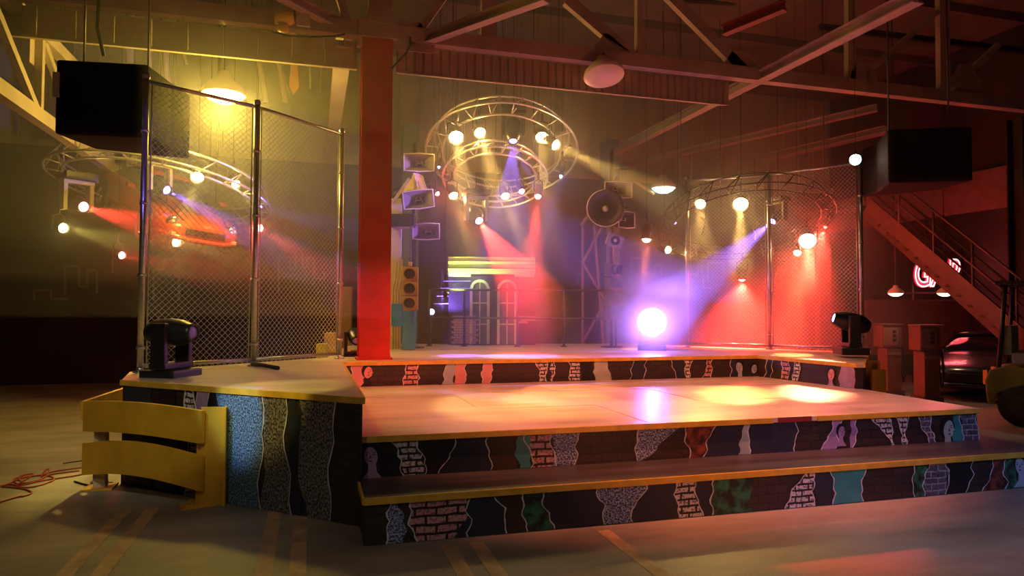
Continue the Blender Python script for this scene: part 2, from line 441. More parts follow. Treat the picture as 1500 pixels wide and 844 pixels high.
# risers
wallpoly('riser', [(LP.x + .01, LP.y + .5), (LP.x + .02, LP.y + .012), (K.x - .012, K.y + .02), (K.x - .012, YU + .01), (RC.x + .0, YU + .012), (RF.x + .012, RF.y + .012), (RO_.x, RF.y + .012), (RE.x - .02, RE.y)], 0, S3 - T, .02, riser_brick, up)
def nose(a, b, z):
    d = (V(b) - V(a)); n = V((d.y, -d.x, 0)).normalized() * .006
    MB().bar(V((a[0], a[1], z - T / 2 + .002)) + n, V((b[0], b[1], z - T / 2 + .002)) + n, .02, T + .004).build('nosing', nosing_m, up, label='yellow edge strip')
nose((LP.x, LP.y), (K.x, K.y), S3); nose((K.x, K.y), (K.x, YU), S3); nose((K.x, YU), (RC.x, YU), S3)
nose((RC.x, YU), (RF.x, RF.y), S3); nose((RO_.x + .02, RF.y), (RE.x, RE.y), S3)

# ---- torn posters pasted on the risers
def plane_pt(px, py, p0, n):
    r = ray(px, py); return EYE + r * ((V(p0) - EYE).dot(V(n)) / r.dot(V(n)))
def poster(parent, p0, n, z0, z1, tl, tr, bl, br, style, edge='lr', seed=0, amp=.02, ytop=None, ybot=None):
    """quad patch given by pixel x at its top and bottom; torn wavy sides"""
    rnd = random.Random(seed or (int(tl) * 7 + int(br)))
    n = V(n).normalized(); along = V((-n.y, n.x, 0))
    def col(px_t, px_b):
        # point on the face at height z under pixel column
        def f(px, z):
            lo, hi = 200, 844
            for _ in range(40):
                mid = (lo + hi) / 2
                if plane_pt(px, mid, p0, n).z > z: lo = mid
                else: hi = mid
            q = plane_pt(px, lo, p0, n); q.z = z; return q
        return f(px_t, z1), f(px_b, z0)
    a1, a0 = col(tl, bl); b1, b0 = col(tr, br)
    N = 9
    def side(top, bot):
        out = []
        ph = rnd.uniform(0, 6); fr = rnd.uniform(.6, 1.3)
        for i in range(N + 1):
            t_ = i / N; q = top.lerp(bot, t_)
            k = amp * (math.sin(ph + t_ * 6.3 * fr) + .5 * math.sin(ph * 2 + t_ * 14)) + rnd.uniform(-.3, .3) * amp
            out.append(q + along * k)
        return out
    Lf, Rt = side(a1, a0), side(b1, b0)
    off = n * (.0125 + rnd.uniform(0, .0008)); th = n * .0015
    t = MB(); t.prism([q + off for q in Lf] + [q + off for q in Rt[::-1]], th)
    o = t.build('torn_poster', P[style], parent)
    for key, sd in (('l', Lf), ('r', Rt)):
        if key in edge:
            wv = [rnd.uniform(.004, .014) for _ in sd]
            sg = -1 if key == 'l' else 1
            MB().prism([q + off + n * .0016 for q in sd] + [q + off + n * .0016 + along * (wv[i] * sg) for i, q in list(enumerate(sd))[::-1]], n * .0008).build('torn_edge', P['torn'], parent)
    return o
fn = (0, -1, 0)
zl0, zl1 = .004, S1 - T - .002
zm0, zm1 = S1 + .003, S2 - T - .002
zu0, zu1 = S2 + .003, S3 - T - .002
A = (0, Y0 + .02, 0); Bm = (0, Y1 + .02, 0); Cu = (0, YU + .012, 0)
for a in [ # lower riser
    (576, 586, 562, 592, 'speckle', 'l'), (598, 686, 612, 684, 'brick_pink', 'lr'), (690, 727, 668, 744, 'navy', 'r'), (728, 762, 745, 772, 'brown', ''),
    (763, 795, 775, 806, 'camo', 'lr'), (800, 875, 806, 884, 'navy', ''), (876, 945, 886, 918, 'speckle', 'lr'), (945, 990, 918, 990, 'navy', ''),
    (991, 1018, 991, 1024, 'brick_white', 'lr'), (1018, 1040, 1024, 1042, 'navy', ''), (1040, 1100, 1046, 1098, 'camo', 'l'),
    (1178, 1188, 1146, 1193, 'brick_white', 'lr'), (1190, 1217, 1195, 1219, 'navy', ''), (1218, 1266, 1219, 1258, 'teal', 'lr'),
    (1338, 1356, 1337, 1352, 'camo', 'l'), (1357, 1386, 1350, 1385, 'brick_dark', 'lr'), (1388, 1424, 1387, 1415, 'black', 'r'), (1455, 1468, 1440, 1470, 'rust', 'l'),
    (1469, 1486, 1472, 1484, 'camo', 'l')]:
    poster(low, A, fn, zl0, zl1, a[0], a[1], a[2], a[3], a[4], a[5])
for a in [ # middle riser
    (516, 526, 516, 524, 'pink', ''), (553, 575, 553, 592, 'black', ''), (575, 611, 594, 624, 'brick_white', 'lr'), (613, 668, 626, 644, 'black', 'r'),
    (670, 714, 646, 716, 'navy', 'r'), (716, 752, 717, 758, 'brown', ''), (754, 772, 759, 779, 'teal', ''), (770, 806, 780, 811, 'brick_pink', 'lr'),
    (807, 846, 812, 840, 'speckle', 'r'), (931, 992, 934, 942, 'speckle', 'l'), (1002, 1044, 1010, 1028, 'rust', 'lr'), (1047, 1083, 1030, 1080, 'navy', ''),
    (1086, 1097, 1081, 1094, 'pale', 'r'), (1098, 1166, 1095, 1162, 'navy', 'r'), (1222, 1230, 1204, 1222, 'violet', 'lr'), (1242, 1254, 1246, 1248, 'violet', 'r'),
    (1277, 1300, 1306, 1308, 'brick_white', 'lr'), (1313, 1327, 1321, 1324, 'brick_white', 'lr'), (1343, 1360, 1360, 1366, 'brick_dark', 'lr'),
    (1395, 1404, 1392, 1408, 'teal', 'r'), (1405, 1428, 1408, 1430, 'brick_dark', 'r')]:
    poster(main, Bm, fn, zm0, zm1, a[0], a[1], a[2], a[3], a[4], a[5], amp=.016)
for a in [ # upper riser
    (514, 534, 522, 534, 'pink', 'l'), (594, 612, 592, 611, 'brick_pink', 'lr'), (654, 666, 648, 664, 'face_blue', 'l'), (667, 682, 665, 680, 'pink', 'r'),
    (708, 722, 706, 716, 'pink', 'lr'), (786, 800, 793, 799, 'brick_white', 'lr'), (801, 806, 800, 805, 'navy', ''), (807, 812, 806, 809, 'brick_white', 'r'),
    (834, 850, 835, 850, 'brick_white', 'l'), (850, 868, 852, 870, 'black', ''), (869, 889, 871, 895, 'pale', ''), (928, 946, 922, 942, 'navy', 'lr'),
    (983, 1000, 990, 1000, 'navy', 'l'), (1003, 1012, 1004, 1008, 'brick_white', 'lr'), (1037, 1042, 1030, 1040, 'brick_pink', 'lr'),
    (1070, 1104, 1070, 1104, 'navy', 'l')]:
    poster(up, Cu, fn, zu0, zu1, a[0], a[1], a[2], a[3], a[4], a[5], amp=.014)
rn = V((-(RF.y - RC.y), RF.x - RC.x, 0)); rn = -rn if rn.x > 0 else rn
for a in [(1125, 1133, 1122, 1130, 'navy', 'lr'), (1147, 1157, 1147, 1156, 'brick_pink', 'lr'), (1165, 1173, 1163, 1170, 'brick_white', 'lr'), (1232, 1252, 1230, 1254, 'violet', '')]:
    poster(up, RC + rn.normalized() * 0, rn, zu0, zu1, a[0], a[1], a[2], a[3], a[4], a[5], amp=.014)
ln = V((K.y - LP.y, -(K.x - LP.x), 0)); ln = -ln if ln.y > 0 else ln
lo = V((K.x - .012, K.y + .02, 0))
for a in [(186, 226, 186, 226, 'navy', ''), (228, 262, 228, 262, 'black', ''), (276, 288, 277, 289, 'brick_white', 'lr'), (292, 303, 294, 305, 'violet', 'lr'), (306, 322, 308, 322, 'black', ''),
          (323, 384, 325, 384, 'bright_speckle', 'r'), (385, 421, 386, 424, 'grey_speckle', 'r'), (423, 440, 424, 446, 'navy', ''), (437, 488, 447, 486, 'grey_speckle', 'r')]:
    poster(up, lo, ln, .004, S3 - T - .002, a[0], a[1], a[2], a[3], a[4], a[5], amp=.03)

# poster faces: generic printed portraits built of flat paper shapes
def ellipse(c, ax, ay, rx, ry, n=20, skew=0):
    return [c + ax * (rx * math.cos(t) + skew * math.sin(t)) + ay * (ry * math.sin(t)) for t in [2 * math.pi * k / n for k in range(n)]]
def portrait(parent, p0, n, px, py, h, skin, bg, flip=1, profile=False, bust='pink'):
    n = V(n).normalized(); al = V((-n.y, n.x, 0)); zz = V((0, 0, 1))
    c = plane_pt(px, py, p0, n) ; lay = [.0152]
    def put(poly, m_, nm):
        lay[0] += .0005
        MB().prism([q + n * lay[0] for q in poly], n * .0004).build(nm, m_, parent)
    k = h
    put(ellipse(c + zz * .06 * k, al, zz, .36 * k, .44 * k), P['black'], 'printed_hair')
    put([c + al * k * a + zz * k * b for a, b in ((-.14, -.3), (.14, -.3), (.18, -.62), (.42, -.9), (-.42, -.9), (-.16, -.62))], P[bust], 'printed_shoulders')
    put(ellipse(c + al * .05 * k * flip - zz * .03 * k, al, zz, .25 * k, .36 * k, skew=.04 * k * flip), P[skin], 'printed_face')
    if profile:
        put([c + al * k * a * flip + zz * k * b for a, b in ((.24, .12), (.36, -.06), (.26, -.1), (.29, -.18), (.22, -.3), (.1, -.2), (.12, .1))], P[skin], 'printed_nose')
        put(ellipse(c - al * .16 * k * flip - zz * .08 * k, al, zz, .05 * k, .09 * k), P[skin], 'printed_ear')
    for e in ((-.07, .2) if not profile else (.17,)):
        put(ellipse(c + al * (e + .02) * k * flip + zz * .04 * k, al, zz, .055 * k, .02 * k, 10), P['black'], 'printed_eye')
        put([c + al * k * (e + a) * flip + zz * k * b for a, b in ((-.06, .10), (.08, .12), (.08, .14), (-.06, .12))], P['black'], 'printed_brow')
    put([c + al * k * a * flip + zz * k * b for a, b in ((.06, .04), (.12, -.08), (.05, -.10))], P['black'], 'printed_nose_shadow')
    put(ellipse(c + al * .07 * k * flip - zz * .2 * k, al, zz, .08 * k, .022 * k, 10), P['black'], 'printed_mouth')
portrait(main, Bm, fn, 545, 667, .20, 'violet', 'black', -1, bust='violet')
portrait(main, Bm, fn, 1386, 628, .25, 'face_green', 'black', 1, True, bust='face_green')
portrait(low, A, fn, 1493, 681, .22, 'face_blue', 'black', -1, bust='face_blue')
portrait(main, Bm, fn, 1230, 632, .15, 'violet', 'black', 1, bust='violet')
portrait(up, Cu, fn, 538, 545, .2, 'pink', 'pink', 1, True, bust='black')
portrait(up, Cu, fn, 1083, 538, .22, 'face_blue', 'navy', -1, bust='face_blue')
portrait(up, Cu, fn, 1103, 540, .18, 'face_blue', 'navy', 1, bust='navy')
portrait(up, RC, rn, 1218, 548, .2, 'pink', 'black', 1, bust='violet')

# ================================================================== STEEL: columns, trusses, fascia
def hcol(name, label, x, y, z0, z1, wd, material, dep=None, web=True):
    dep = dep or wd
    r = thing(name, label, 'column', (x, y, z0))
    MB().box((x, y - dep / 2, (z0 + z1) / 2), (wd, .025, z1 - z0), bev=.003).build('flange', material, r)
    MB().box((x, y + dep / 2, (z0 + z1) / 2), (wd, .025, z1 - z0)).build('flange', material, r)
    MB().box((x, y, (z0 + z1) / 2), (.02, dep - .03, z1 - z0)).build('web', material, r)
    MB().box((x, y, z0 + .012), (wd * 1.15, dep * 1.2, .024)).build('base_plate', material, r)
    return r
cp = at(550, 526, 9.35); CX, CY = cp.x, cp.y
CY = 9.2; CX = aty(550, 400, CY).x
ZT = 5.32
rc = hcol('steel_column', 'bright red painted steel column standing at the left of the back stage', CX, CY + .2, S3, 5.2, .40, red_paint, .38)
MB().box((CX, CY + .2, 5.32), (.50, .46, .22)).build('cap_block', beam_paint, rc)
hcol('steel_column', 'tall teal column behind the horn speakers and traffic light', aty(600, 300, 14.9).x, 14.9, 0, 5.6, .34, teal_steel)
hcol('steel_column', 'tall blue grey column behind the big round horn', aty(893, 300, 14.9).x, 14.9, 0, 5.6, .34, teal_steel)
hcol('steel_column', 'dark column at the right edge of the hall in front of the stairs', aty(1496, 300, 9.9).x, 9.9, 0, 5.3, .30, dark_steel)

tr = thing('roof_truss', 'long pinkish roof truss crossing the picture above the stage', 'truss', (3, CY + .1, ZT))
YT = CY + .1
zch = ZT + .0
xl_, xr_ = -7.5, 14.4
MB().bar((xl_, YT, zch), (CX - .2, YT, zch), .16, .2).build('lower_chord', beam_paint, tr)
MB().bar((CX + .25, YT, zch), (xr_, YT, zch), .16, .2).build('lower_chord', beam_paint, tr)
MB().bar((xl_, YT, 7.6), (xr_, YT, 7.6), .16, .2).build('upper_chord', beam_paint, tr)
MB().bar((CX + .02, YT, 5.4), (CX + .1, YT, 7.55), .3, .3, up=(1, 0, 0)).build('truss_post', beam_paint, tr)
for (a, b, ww) in [((715, -60), (715, 72), .2), ((830, 0), (925, 82), .17), ((935, -60), (935, 92), .08), ((978, -8), (1088, 104), .17),
                   ((1245, -30), (1245, 118), .15), ((1380, -30), (1382, 134), .22), ((1372, 18), (1258, 116), .08), ((1462, 66), (1396, 128), .10),
                   ((480, -60), (515, 52), .1), ((690, -60), (600, 66), .1)]:
    pa, pb = aty(*a, YT), aty(*b, YT)
    pa.z = min(pa.z, 7.55)
    MB().bar(pa, pb, .1, ww, up=(1, 0, 0) if abs(pa.x - pb.x) < .05 else (0, 0, 1)).build('truss_brace', beam_paint, tr)
for px, py, s_ in ((600, 60, .34), (896, 74, .3), (1085, 100, .34), (1265, 112, .28), (1415, 118, .34)):
    c = aty(px, py, YT - .05)
    MB().prism([c + V((a * s_, 0, b * s_)) for a, b in ((-.9, -.4), (1, -.4), (1, .1), (.4, .8), (-.4, .8), (-.9, .1))], V((0, .02, 0))).build('gusset', beam_paint, tr)

# corrugated fascia under the chord, sheet by sheet
fa = thing('corrugated_fascia', 'ribbed metal strip hanging under the roof truss', 'fascia', (3, YT + .2, 4.95))
fz1, fz0 = ZT - .08, ZT - .46
x = CX + .28; xend = aty(1060, 120, YT + .2).x; k = 0
while x < xend:
    wd = .118
    t = MB(); t.prism([V((x + a, YT + .2 + b, fz0)) for a, b in ((0, 0), (.02, -.035), (wd - .02, -.035), (wd, 0), (wd, .006), (wd - .017, -.029), (.017, -.029), (0, .006))], V((0, 0, fz1 - fz0)))
    t.build('rib_sheet', beam_paint, fa); x += wd + .004
MB().bar((CX + .28, YT + .17, fz0), (xend, YT + .17, fz0), .05, .02).build('edge_trim', beam_paint, fa)
x = CX - .25
while x > -5.2:
    wd = .42
    MB().box((x - wd / 2, YT + .22, (fz0 + fz1) / 2), (wd - .012, .03, fz1 - fz0)).build('cream_sheet', wall_cream, fa); x -= wd
MB().bar((CX - .25, YT + .18, fz0), (-5.2, YT + .18, fz0), .06, .035).build('edge_trim', wall_cream, fa)

def beam(name, label, a, b, w_, h_, material=beam_paint, cat='beam', parts=True, group=None):
    r = thing(name, label, cat, (V(a) + V(b)) / 2, group)
    d = (V(b) - V(a)).normalized(); u = V((0, 0, 1)); sd = d.cross(u).normalized(); u = sd.cross(d)
    MB().bar(V(a) - u * h_ / 2, V(b) - u * h_ / 2, w_, .02).build('flange', material, r)
    MB().bar(V(a) + u * h_ / 2, V(b) + u * h_ / 2, w_, .02).build('flange', material, r)
    MB().bar(a, b, .02, h_ - .02).build('web', material, r)
    return r
zb = ZT - .02
beam('bracing_beam', 'pinkish bracing beam running from the teal back columns forward over the round lamp', atz(893, 226, zb), atz(1345, -6, zb), .17, .14)
beam('bracing_beam', 'pinkish bracing beam rising right from the top of the red column', atz(597, 70, zb - .0) + V((0, -.1, 0)), atz(800, -6, zb), .13, .12)
beam('bracing_beam', 'cream bracing beam rising left from the top of the red column', atz(523, 50, zb + .1), atz(405, -12, zb + .1), .13, .12)
beam('tie_beam', 'bright cream beam running back from the red column to the rear wall', V((CX - .42, YT + .15, zb - .05)), V((CX - .42, YB - .1, zb - .05)), .22, .22, cream)
beam('tie_beam', 'dim brown beam far back right of the round horn', aty(905, 245, 15.6), aty(1285, 158, 11.5), .16, .12)
beam('tie_beam', 'dim brown beam high at the right above the hanging cabinet', aty(1120, 232, 14.5), aty(1300, 190, 12.0), .3, .12)
beam('tie_beam', 'dark beam crossing high in the roof at top right', aty(1000, -4, 12.0), aty(1500, 30, 12.0), .14, .14, dark_steel)
beam('tie_beam', 'dark beam along the roof crossing behind the upright struts', aty(1200, 40, 11.0), aty(1500, 75, 11.0), .1, .1, dark_steel)
beam('tie_beam', 'rust red pipe like beam high above the centre right truss', aty(1060, 45, 8.4), aty(1150, 8, 7.6), .12, .12, mat('rust_red_beam', (.20, .03, .02), .6))

# girder running away on the left
gx = -3.45
gr = thing('side_girder', 'cream lattice girder running away at the upper left corner', 'truss', (gx, 9, 4.1))
MB().bar((gx, 4.5, 4.10), (gx, YB - .1, 4.10), .14, .18).build('lower_chord', cream, gr)
MB().bar((gx, 4.5, 5.2), (gx, YB - .1, 5.2), .14, .16).build('upper_chord', cream, gr)
for i, y in enumerate([5.2, 6.9, 8.6, 10.3, 12.0, 13.7, 15.4]):
    MB().bar((gx, y, 4.18), (gx, y, 5.12), .09, .09, up=(1, 0, 0)).build('post', cream, gr)
    MB().bar((gx, y + .1, 5.12), (gx, y + 1.6, 4.18), .07, .1).build('diagonal', cream, gr)
    MB().prism([V((gx - .06, y + a, b)) for a, b in ((-.2, 5.12), (.5, 5.12), (.5, 5.0), (.1, 4.75), (-.2, 4.75))], V((.015, 0, 0))).build('gusset', cream, gr)

# far upper-wall pipes and brackets seen through the yellow haze
for i, (px, y0, y1, lean, ww) in enumerate([(190, 45, 92, 0, 11), (217, 45, 110, 4, 5), (240, 50, 130, 6, 9), (266, 52, 95, 6, 5), (325, 55, 96, 4, 6), (374, 60, 150, 16, 9), (404, 62, 150, 14, 8), (452, 66, 130, 3, 4), (470, 66, 135, 0, 3)]):
    a, b = aty(px, y0, 12.6), aty(px + lean, y1, 12.6); a = a + (a - b) * ((ZC - .01 - a.z) / (a.z - b.z))
    t = MB().tube([a, b], ww / 2 * .0115, 8)
    t.build('hanging_pipe', mat('old_pipe', (.20, .15, .07), .7), None, ['thick dark pipe hanging left end of the row below the cream fascia', 'thin pipe second from left below the cream fascia', 'thick dark pipe just left of the bright yellow lamp', 'thin pipe above the bright yellow lamp', 'pipe hanging right above the bright yellow lamp', 'leaning thick pipe right of the bright yellow lamp', 'leaning pipe beside the orange rag high up', 'thin pipe right of the orange rag', 'thinnest pipe nearest the cream tie beam'][i], None, 'pipe', 'pipes hanging under the left roof')
rg = MB(); rg.prism([aty(px, py, 12.5) for px, py in ((423, 20), (434, 20), (436, 100), (438, 128), (430, 138), (423, 126), (426, 98))], V((0, .03, 0)))
rg.build('orange_duct', mat('orange_rag', (.55, .24, .04), .7), None, 'orange vertical duct hanging high between the lamp and red column', None, 'duct')
MB().bar(aty(398, 84, 12.4), aty(453, 89, 12.4), .05, .05).build('hanging_bar', dark_steel, None, 'short dark crossbar in front of the orange duct', None, 'bar')
# chain hoist high on left
hp = aty(432, 28, 9.0)
h = thing('chain_hoist', 'yellow chain hoist with a cream plate hanging near the top left', 'hoist', hp)
MB().lathe([(0, -.12), (.07, -.12), (.09, -.08), (.09, .08), (.07, .12), (0, .12)], hp + V((-.13, 0, 0)), (1, 0, .1), 18).build('motor', mat('hoist_yellow', (.75, .5, .08), .4), h)
MB().box(hp + V((.1, 0, .02)), (.17, .04, .2)).build('plate', cream, h)
MB().lathe([(0, -.07), (.05, -.06), (.06, .0), (.05, .06), (0, .07)], hp + V((-.14, -.02, -.14)), (1, 0, 0), 16).build('gear_case', MATS['hoist_yellow'], h)
MB().tube([hp + V((0, 0, .05)), hp + V((0, 0, 1.3))], .012, 6).build('chain', dark_steel, h)
# black cables
MB().tube([aty(145, -10, 8.9), aty(143, 40, 8.9), aty(147, 60, 8.9), aty(152, 82, 8.9)], .02, 8).build('power_cable', rubber, None, 'black cable dropping past the cream chord to the left hanging cabinet', None, 'cable')
MB().tube([aty(x_, y_, YT - .12) for x_, y_ in ((398, 46), (420, 52), (455, 54), (490, 53), (505, 50))], .012, 8).build('power_cable', rubber, None, 'thin black cable sagging along the truss left of the red column', None, 'cable')
MB().tube([aty(x_, y_, YT - .14) for x_, y_ in ((601, 54), (601, 66), (595, 78), (582, 92), (574, 100))], .014, 8).build('power_cable', rubber, None, 'thin black cable curling down right of the red column top', None, 'cable')

# hanging speaker cabinets
def cabinet(label, corners, Yd, top, bot, chamfer_right=True):
    """corners: px left/right; built as a chamfered box hung by straps"""
    (pl, pr_, pc), D0 = corners, Yd
    a = at(pl, 150, D0); b = at(pc, 150, D0 * 1.02); c = at(pr_, 150, D0 * 1.1 if chamfer_right else D0 * 1.1)
    dv = V((FWD.x, FWD.y, 0)).normalized() * .75
    zt, zbm = top, bot
    r = thing('hanging_cabinet', label, 'speaker', V(((a.x + c.x) / 2, (a.y + c.y) / 2, zbm)))
    poly = [a, b, c, c + dv * .7, a + dv]
    MB().prism([V((q.x, q.y, zbm)) for q in poly], V((0, 0, zt - zbm))).build('enclosure', mat('cabinet_black', (.014, .011, .010), .8, spec=.15), r, bevel=.03)
    n = (b - a).cross(V((0, 0, 1))).normalized()
    if n.dot(FWD) > 0: n = -n
    q0, q1 = a.lerp(b, .04), a.lerp(b, .96)
    MB().prism([V((q0.x, q0.y, zbm + .05)), V((q1.x, q1.y, zbm + .05)), V((q1.x, q1.y, zt - .05)), V((q0.x, q0.y, zt - .05))], n * .02).build('grille', black_cloth, r)
    for f in (.12, .85):
        q = a.lerp(b, f) + dv * .4
        MB().tube([V((q.x, q.y, zt - .02)), V((q.x, q.y, 7.5))], .012, 6).build('hanging_cable', dark_steel, r)
    return r
cabinet('big black loudspeaker cabinet hanging at the upper left beside the fence top', (80, 250, 215), 7.6, 4.35, 3.52)
cabinet('big black loudspeaker cabinet hanging at the upper right above the stairs', (1424, 1283, 1300), 9.6, 4.18, 3.42)
MB().box(at(82, 124, 7.5), (.06, .03, .27)).build('white_tag', cream, None, 'small pale plate beside the upper left hanging cabinet', None, 'plate')

# ================================================================== FENCES
def fence(label, posts, ztop, zbase):
    r = thing('chain_link_fence', label, 'fence', posts[0])
    for i, p in enumerate(posts):
        po = MB().tube([V((p.x, p.y, zbase)), V((p.x, p.y, ztop))], .032, 14).build('post', galv, r)
        MB().lathe([(0.034, -.03), (.04, 0), (.03, .03), (0, .04)], V((p.x, p.y, ztop)), (0, 0, 1), 14).build('post_cap', galv, po)
        MB().lathe([(.07, 0), (.07, .012), (.04, .02), (.034, .05)], V((p.x, p.y, zbase)), (0, 0, 1), 14).build('foot_flange', galv, po)
        for zc in (.25, 1.0, 1.75, 2.5):
            MB().lathe([(.034, -.015), (.042, -.015), (.042, .015), (.034, .015)], V((p.x, p.y, zbase + zc)), (0, 0, 1), 12).build('clamp', galv, po)
    for a, b in zip(posts, posts[1:]):
        d = (b - a); d.z = 0; L = d.length; d.normalize(); a0 = V((a.x, a.y, 0)); nrm = V((-d.y, d.x, 0))
        za, zt = zbase + .07, ztop - .05
        MB().tube([a0 + V((0, 0, zt)), a0 + d * L + V((0, 0, zt))], .021, 10).build('top_rail', galv, r)
        MB().tube([a0 + V((0, 0, za)), a0 + d * L + V((0, 0, za))], .021, 10).build('bottom_rail', galv, r)
        # tension bars
        for q in (.06, L - .06):
            MB().tube([a0 + d * q + V((0, 0, za)), a0 + d * q + V((0, 0, zt))], .007, 6).build('tension_bar', galv, r)
        # woven wires, too many to pick apart
        bm_ = MB(); H = zt - za + .05; zs = za - .05; W = L - .1; pit = .068; rad = .0024
        def seg(u0, v0, u1, v1, off):
            p0 = a0 + d * (u0 + .05) + V((0, 0, zs + v0)) + nrm * off; p1 = a0 + d * (u1 + .05) + V((0, 0, zs + v1)) + nrm * off
            dd = (p1 - p0).normalized(); s1 = nrm; s2 = dd.cross(nrm)
            rr = [(0, 1), (.87, -.5), (-.87, -.5)]
            A_ = [bm_.bm.verts.new(p0 + (s1 * x_ + s2 * y_) * rad) for x_, y_ in rr]; B_ = [bm_.bm.verts.new(p1 + (s1 * x_ + s2 * y_) * rad) for x_, y_ in rr]
            for k_ in range(3):
                f_ = bm_.bm.faces.new((A_[k_], A_[(k_ + 1) % 3], B_[(k_ + 1) % 3], B_[k_])); f_.smooth = True
        c_ = -H
        while c_ < W:
            u0, v0 = (c_, 0) if c_ >= 0 else (0, -c_)
            u1, v1 = (c_ + H, H) if c_ + H <= W else (W, W - c_)
            if u1 > u0: seg(u0, v0, u1, v1, .003); seg(W - u0, v0, W - u1, v1, -.003)
            c_ += pit
        bm_.build('wire_mesh', wire_m, r, kind='stuff', recalc=False)
    return r
fence('tall chain link fence in two bays on the left wing of the stage', [f1, f2, f3], 4.02, S3)
fence('tall chain link fence in two bays behind the right side of the stage', [g1, g2, g3], 4.02, S3)

# ================================================================== LIGHT FIXTURES
COL = dict(y=(1.0, .58, .14), yg=(1.0, .74, .15), s=(1.0, .24, .11), q=(1.0, .11, .06), g=(.62, 1.0, .2), c=(.35, .62, 1.0), w=(1.0, .88, .62), r=(1.0, .05, .03), o=(1.0, .20, .07), v=(.27, .14, 1.0), b=(.28, .36, 1.0), p=(1., .25, .3))
PWR = 1.0
def lens_mat(c, s):
    k = 'lens_%s_%d' % (c, s)
    if k not in MATS:
        cc = COL[c]; emis(k, tuple(min(1, x * .85 + .12) for x in cc), s)
    return MATS[k]
def spot(parent, pos, d, c, power, ang, blend=.25, r=.05):
    L = bpy.data.lights.new('spot', 'SPOT'); L.energy = power * PWR; L.color = COL[c]; L.spot_size = math.radians(ang); L.spot_blend = blend; L.shadow_soft_size = r
    o = bpy.data.objects.new('spot_light', L); C.objects.link(o)
    o.rotation_euler = V(d).to_track_quat('-Z', 'Y').to_euler(); o.location = V(pos) - parent.location; o.parent = parent
    return o
def par(px, py, D, aim, c, power, label, ang=15, r=.10, ls=25, length=.28, up_=.35, bl=.6, glow=None, grp='par can lamps'):
    p = at(px, py, D); a = at(*aim); d = (a - p).normalized()
    t = thing('par_can', label, 'stage light', p, grp)
    MB().lathe([(r * .5, -length), (r * .95, -length + .06), (r, -.06), (r * 1.08, .03), (r * 1.0, .03), (r * .96, -.04), (r * .8, -.06)], p, d, 20).build('housing', black, t)
    MB().lathe([(r * .94, -.03), (r * .9, .0), (r * .65, .04), (r * .3, .06), (0, .065)], p, d, 20).build('lens', lens_mat(c, ls), t)
    sd = d.cross(V((0, 0, 1))).normalized() * (r * 1.12); m_ = p - d * length * .4
    MB().tube([m_ - sd, m_ - sd + V((0, 0, up_ * .5)), m_ + V((0, 0, up_ * .62)), m_ + sd + V((0, 0, up_ * .5)), m_ + sd], .011, 6).build('yoke', dark_steel, t)
    MB().tube([m_ + V((0, 0, up_ * .6)), m_ + V((0, 0, up_))], .02, 8).build('clamp', dark_steel, t)
    spot(t, p + d * .08, d, c, power, ang, bl)
    gl = glow if glow is not None else (min(18, power * .012) if power >= 300 else 0)
    if gl:
        L = bpy.data.lights.new('lamp_spill', 'POINT'); L.energy = gl; L.color = COL[c]; L.shadow_soft_size = r * .5
        o = bpy.data.objects.new('lamp_spill', L); C.objects.link(o); o.parent = t; o.location = d * (.08 + r * .6)
    if p.z < 4.6: MB().tube([m_ + V((0, 0, up_)), V((m_.x, m_.y, ZC - .02))], .004, 5).build('safety_cable', dark_steel, t)
    return t
def moving_head(p, d, c, power, label, s=1.0, ang=14, hang=False, ls=20, shell=black, yokem=None, extra=None, lens_r=.07):
    """p: pivot of the head"""
    p = V(p); d = V(d).normalized(); t = thing('moving_head', label, 'stage light', p)
    zu = -1 if not hang else 1
    hz_ = V((d.x, d.y, 0)); hz_ = hz_.normalized() if hz_.length > .05 else V((0, -1, 0)); sd = V((-hz_.y, hz_.x, 0))
    hw = .17 * s
    MB().lathe([(0, -.24 * s), (.09 * s, -.24 * s), (.125 * s, -.16 * s), (.135 * s, .0), (.12 * s, .12 * s), (.09 * s, .2 * s), (.085 * s, .235 * s), (.07 * s, .235 * s), (.068 * s, .2 * s)], p, d, 24).build('head', shell, t)
    MB().lathe([(lens_r * s, .20 * s), (lens_r * .8 * s, .225 * s), (0, .24 * s)], p, d, 20).build('lens', lens_mat(c, ls), t)
    ym = yokem or shell
    for k_ in (-1, 1):
        a = p + sd * hw * k_; b = a + V((0, 0, .30 * s * zu))
        MB().bar(a - V((0, 0, .09 * s * zu)), b, .055 * s, .15 * s, up=hz_, bev=.012 * s).build('yoke_arm', ym, t)
    q = p + V((0, 0, .31 * s * zu))
    R = Matrix((hz_, sd, V((0, 0, 1)))).transposed()
    MB().box(q, (.17 * s, hw * 2 + .07 * s, .06 * s), R, bev=.015 * s).build('yoke_bridge', ym, t)
    MB().box(q + V((0, 0, .085 * s * zu)), (.36 * s, .42 * s, .10 * s), R, bev=.02 * s).build('base', shell, t)
    if hang: MB().tube([q + V((0, 0, .1 * s)), V((q.x, q.y, ZC - .02))], .006, 5).build('safety_cable', dark_steel, t)
    if power: spot(t, p + d * .27 * s, d, c, power, ang, .15, .03)
    return t
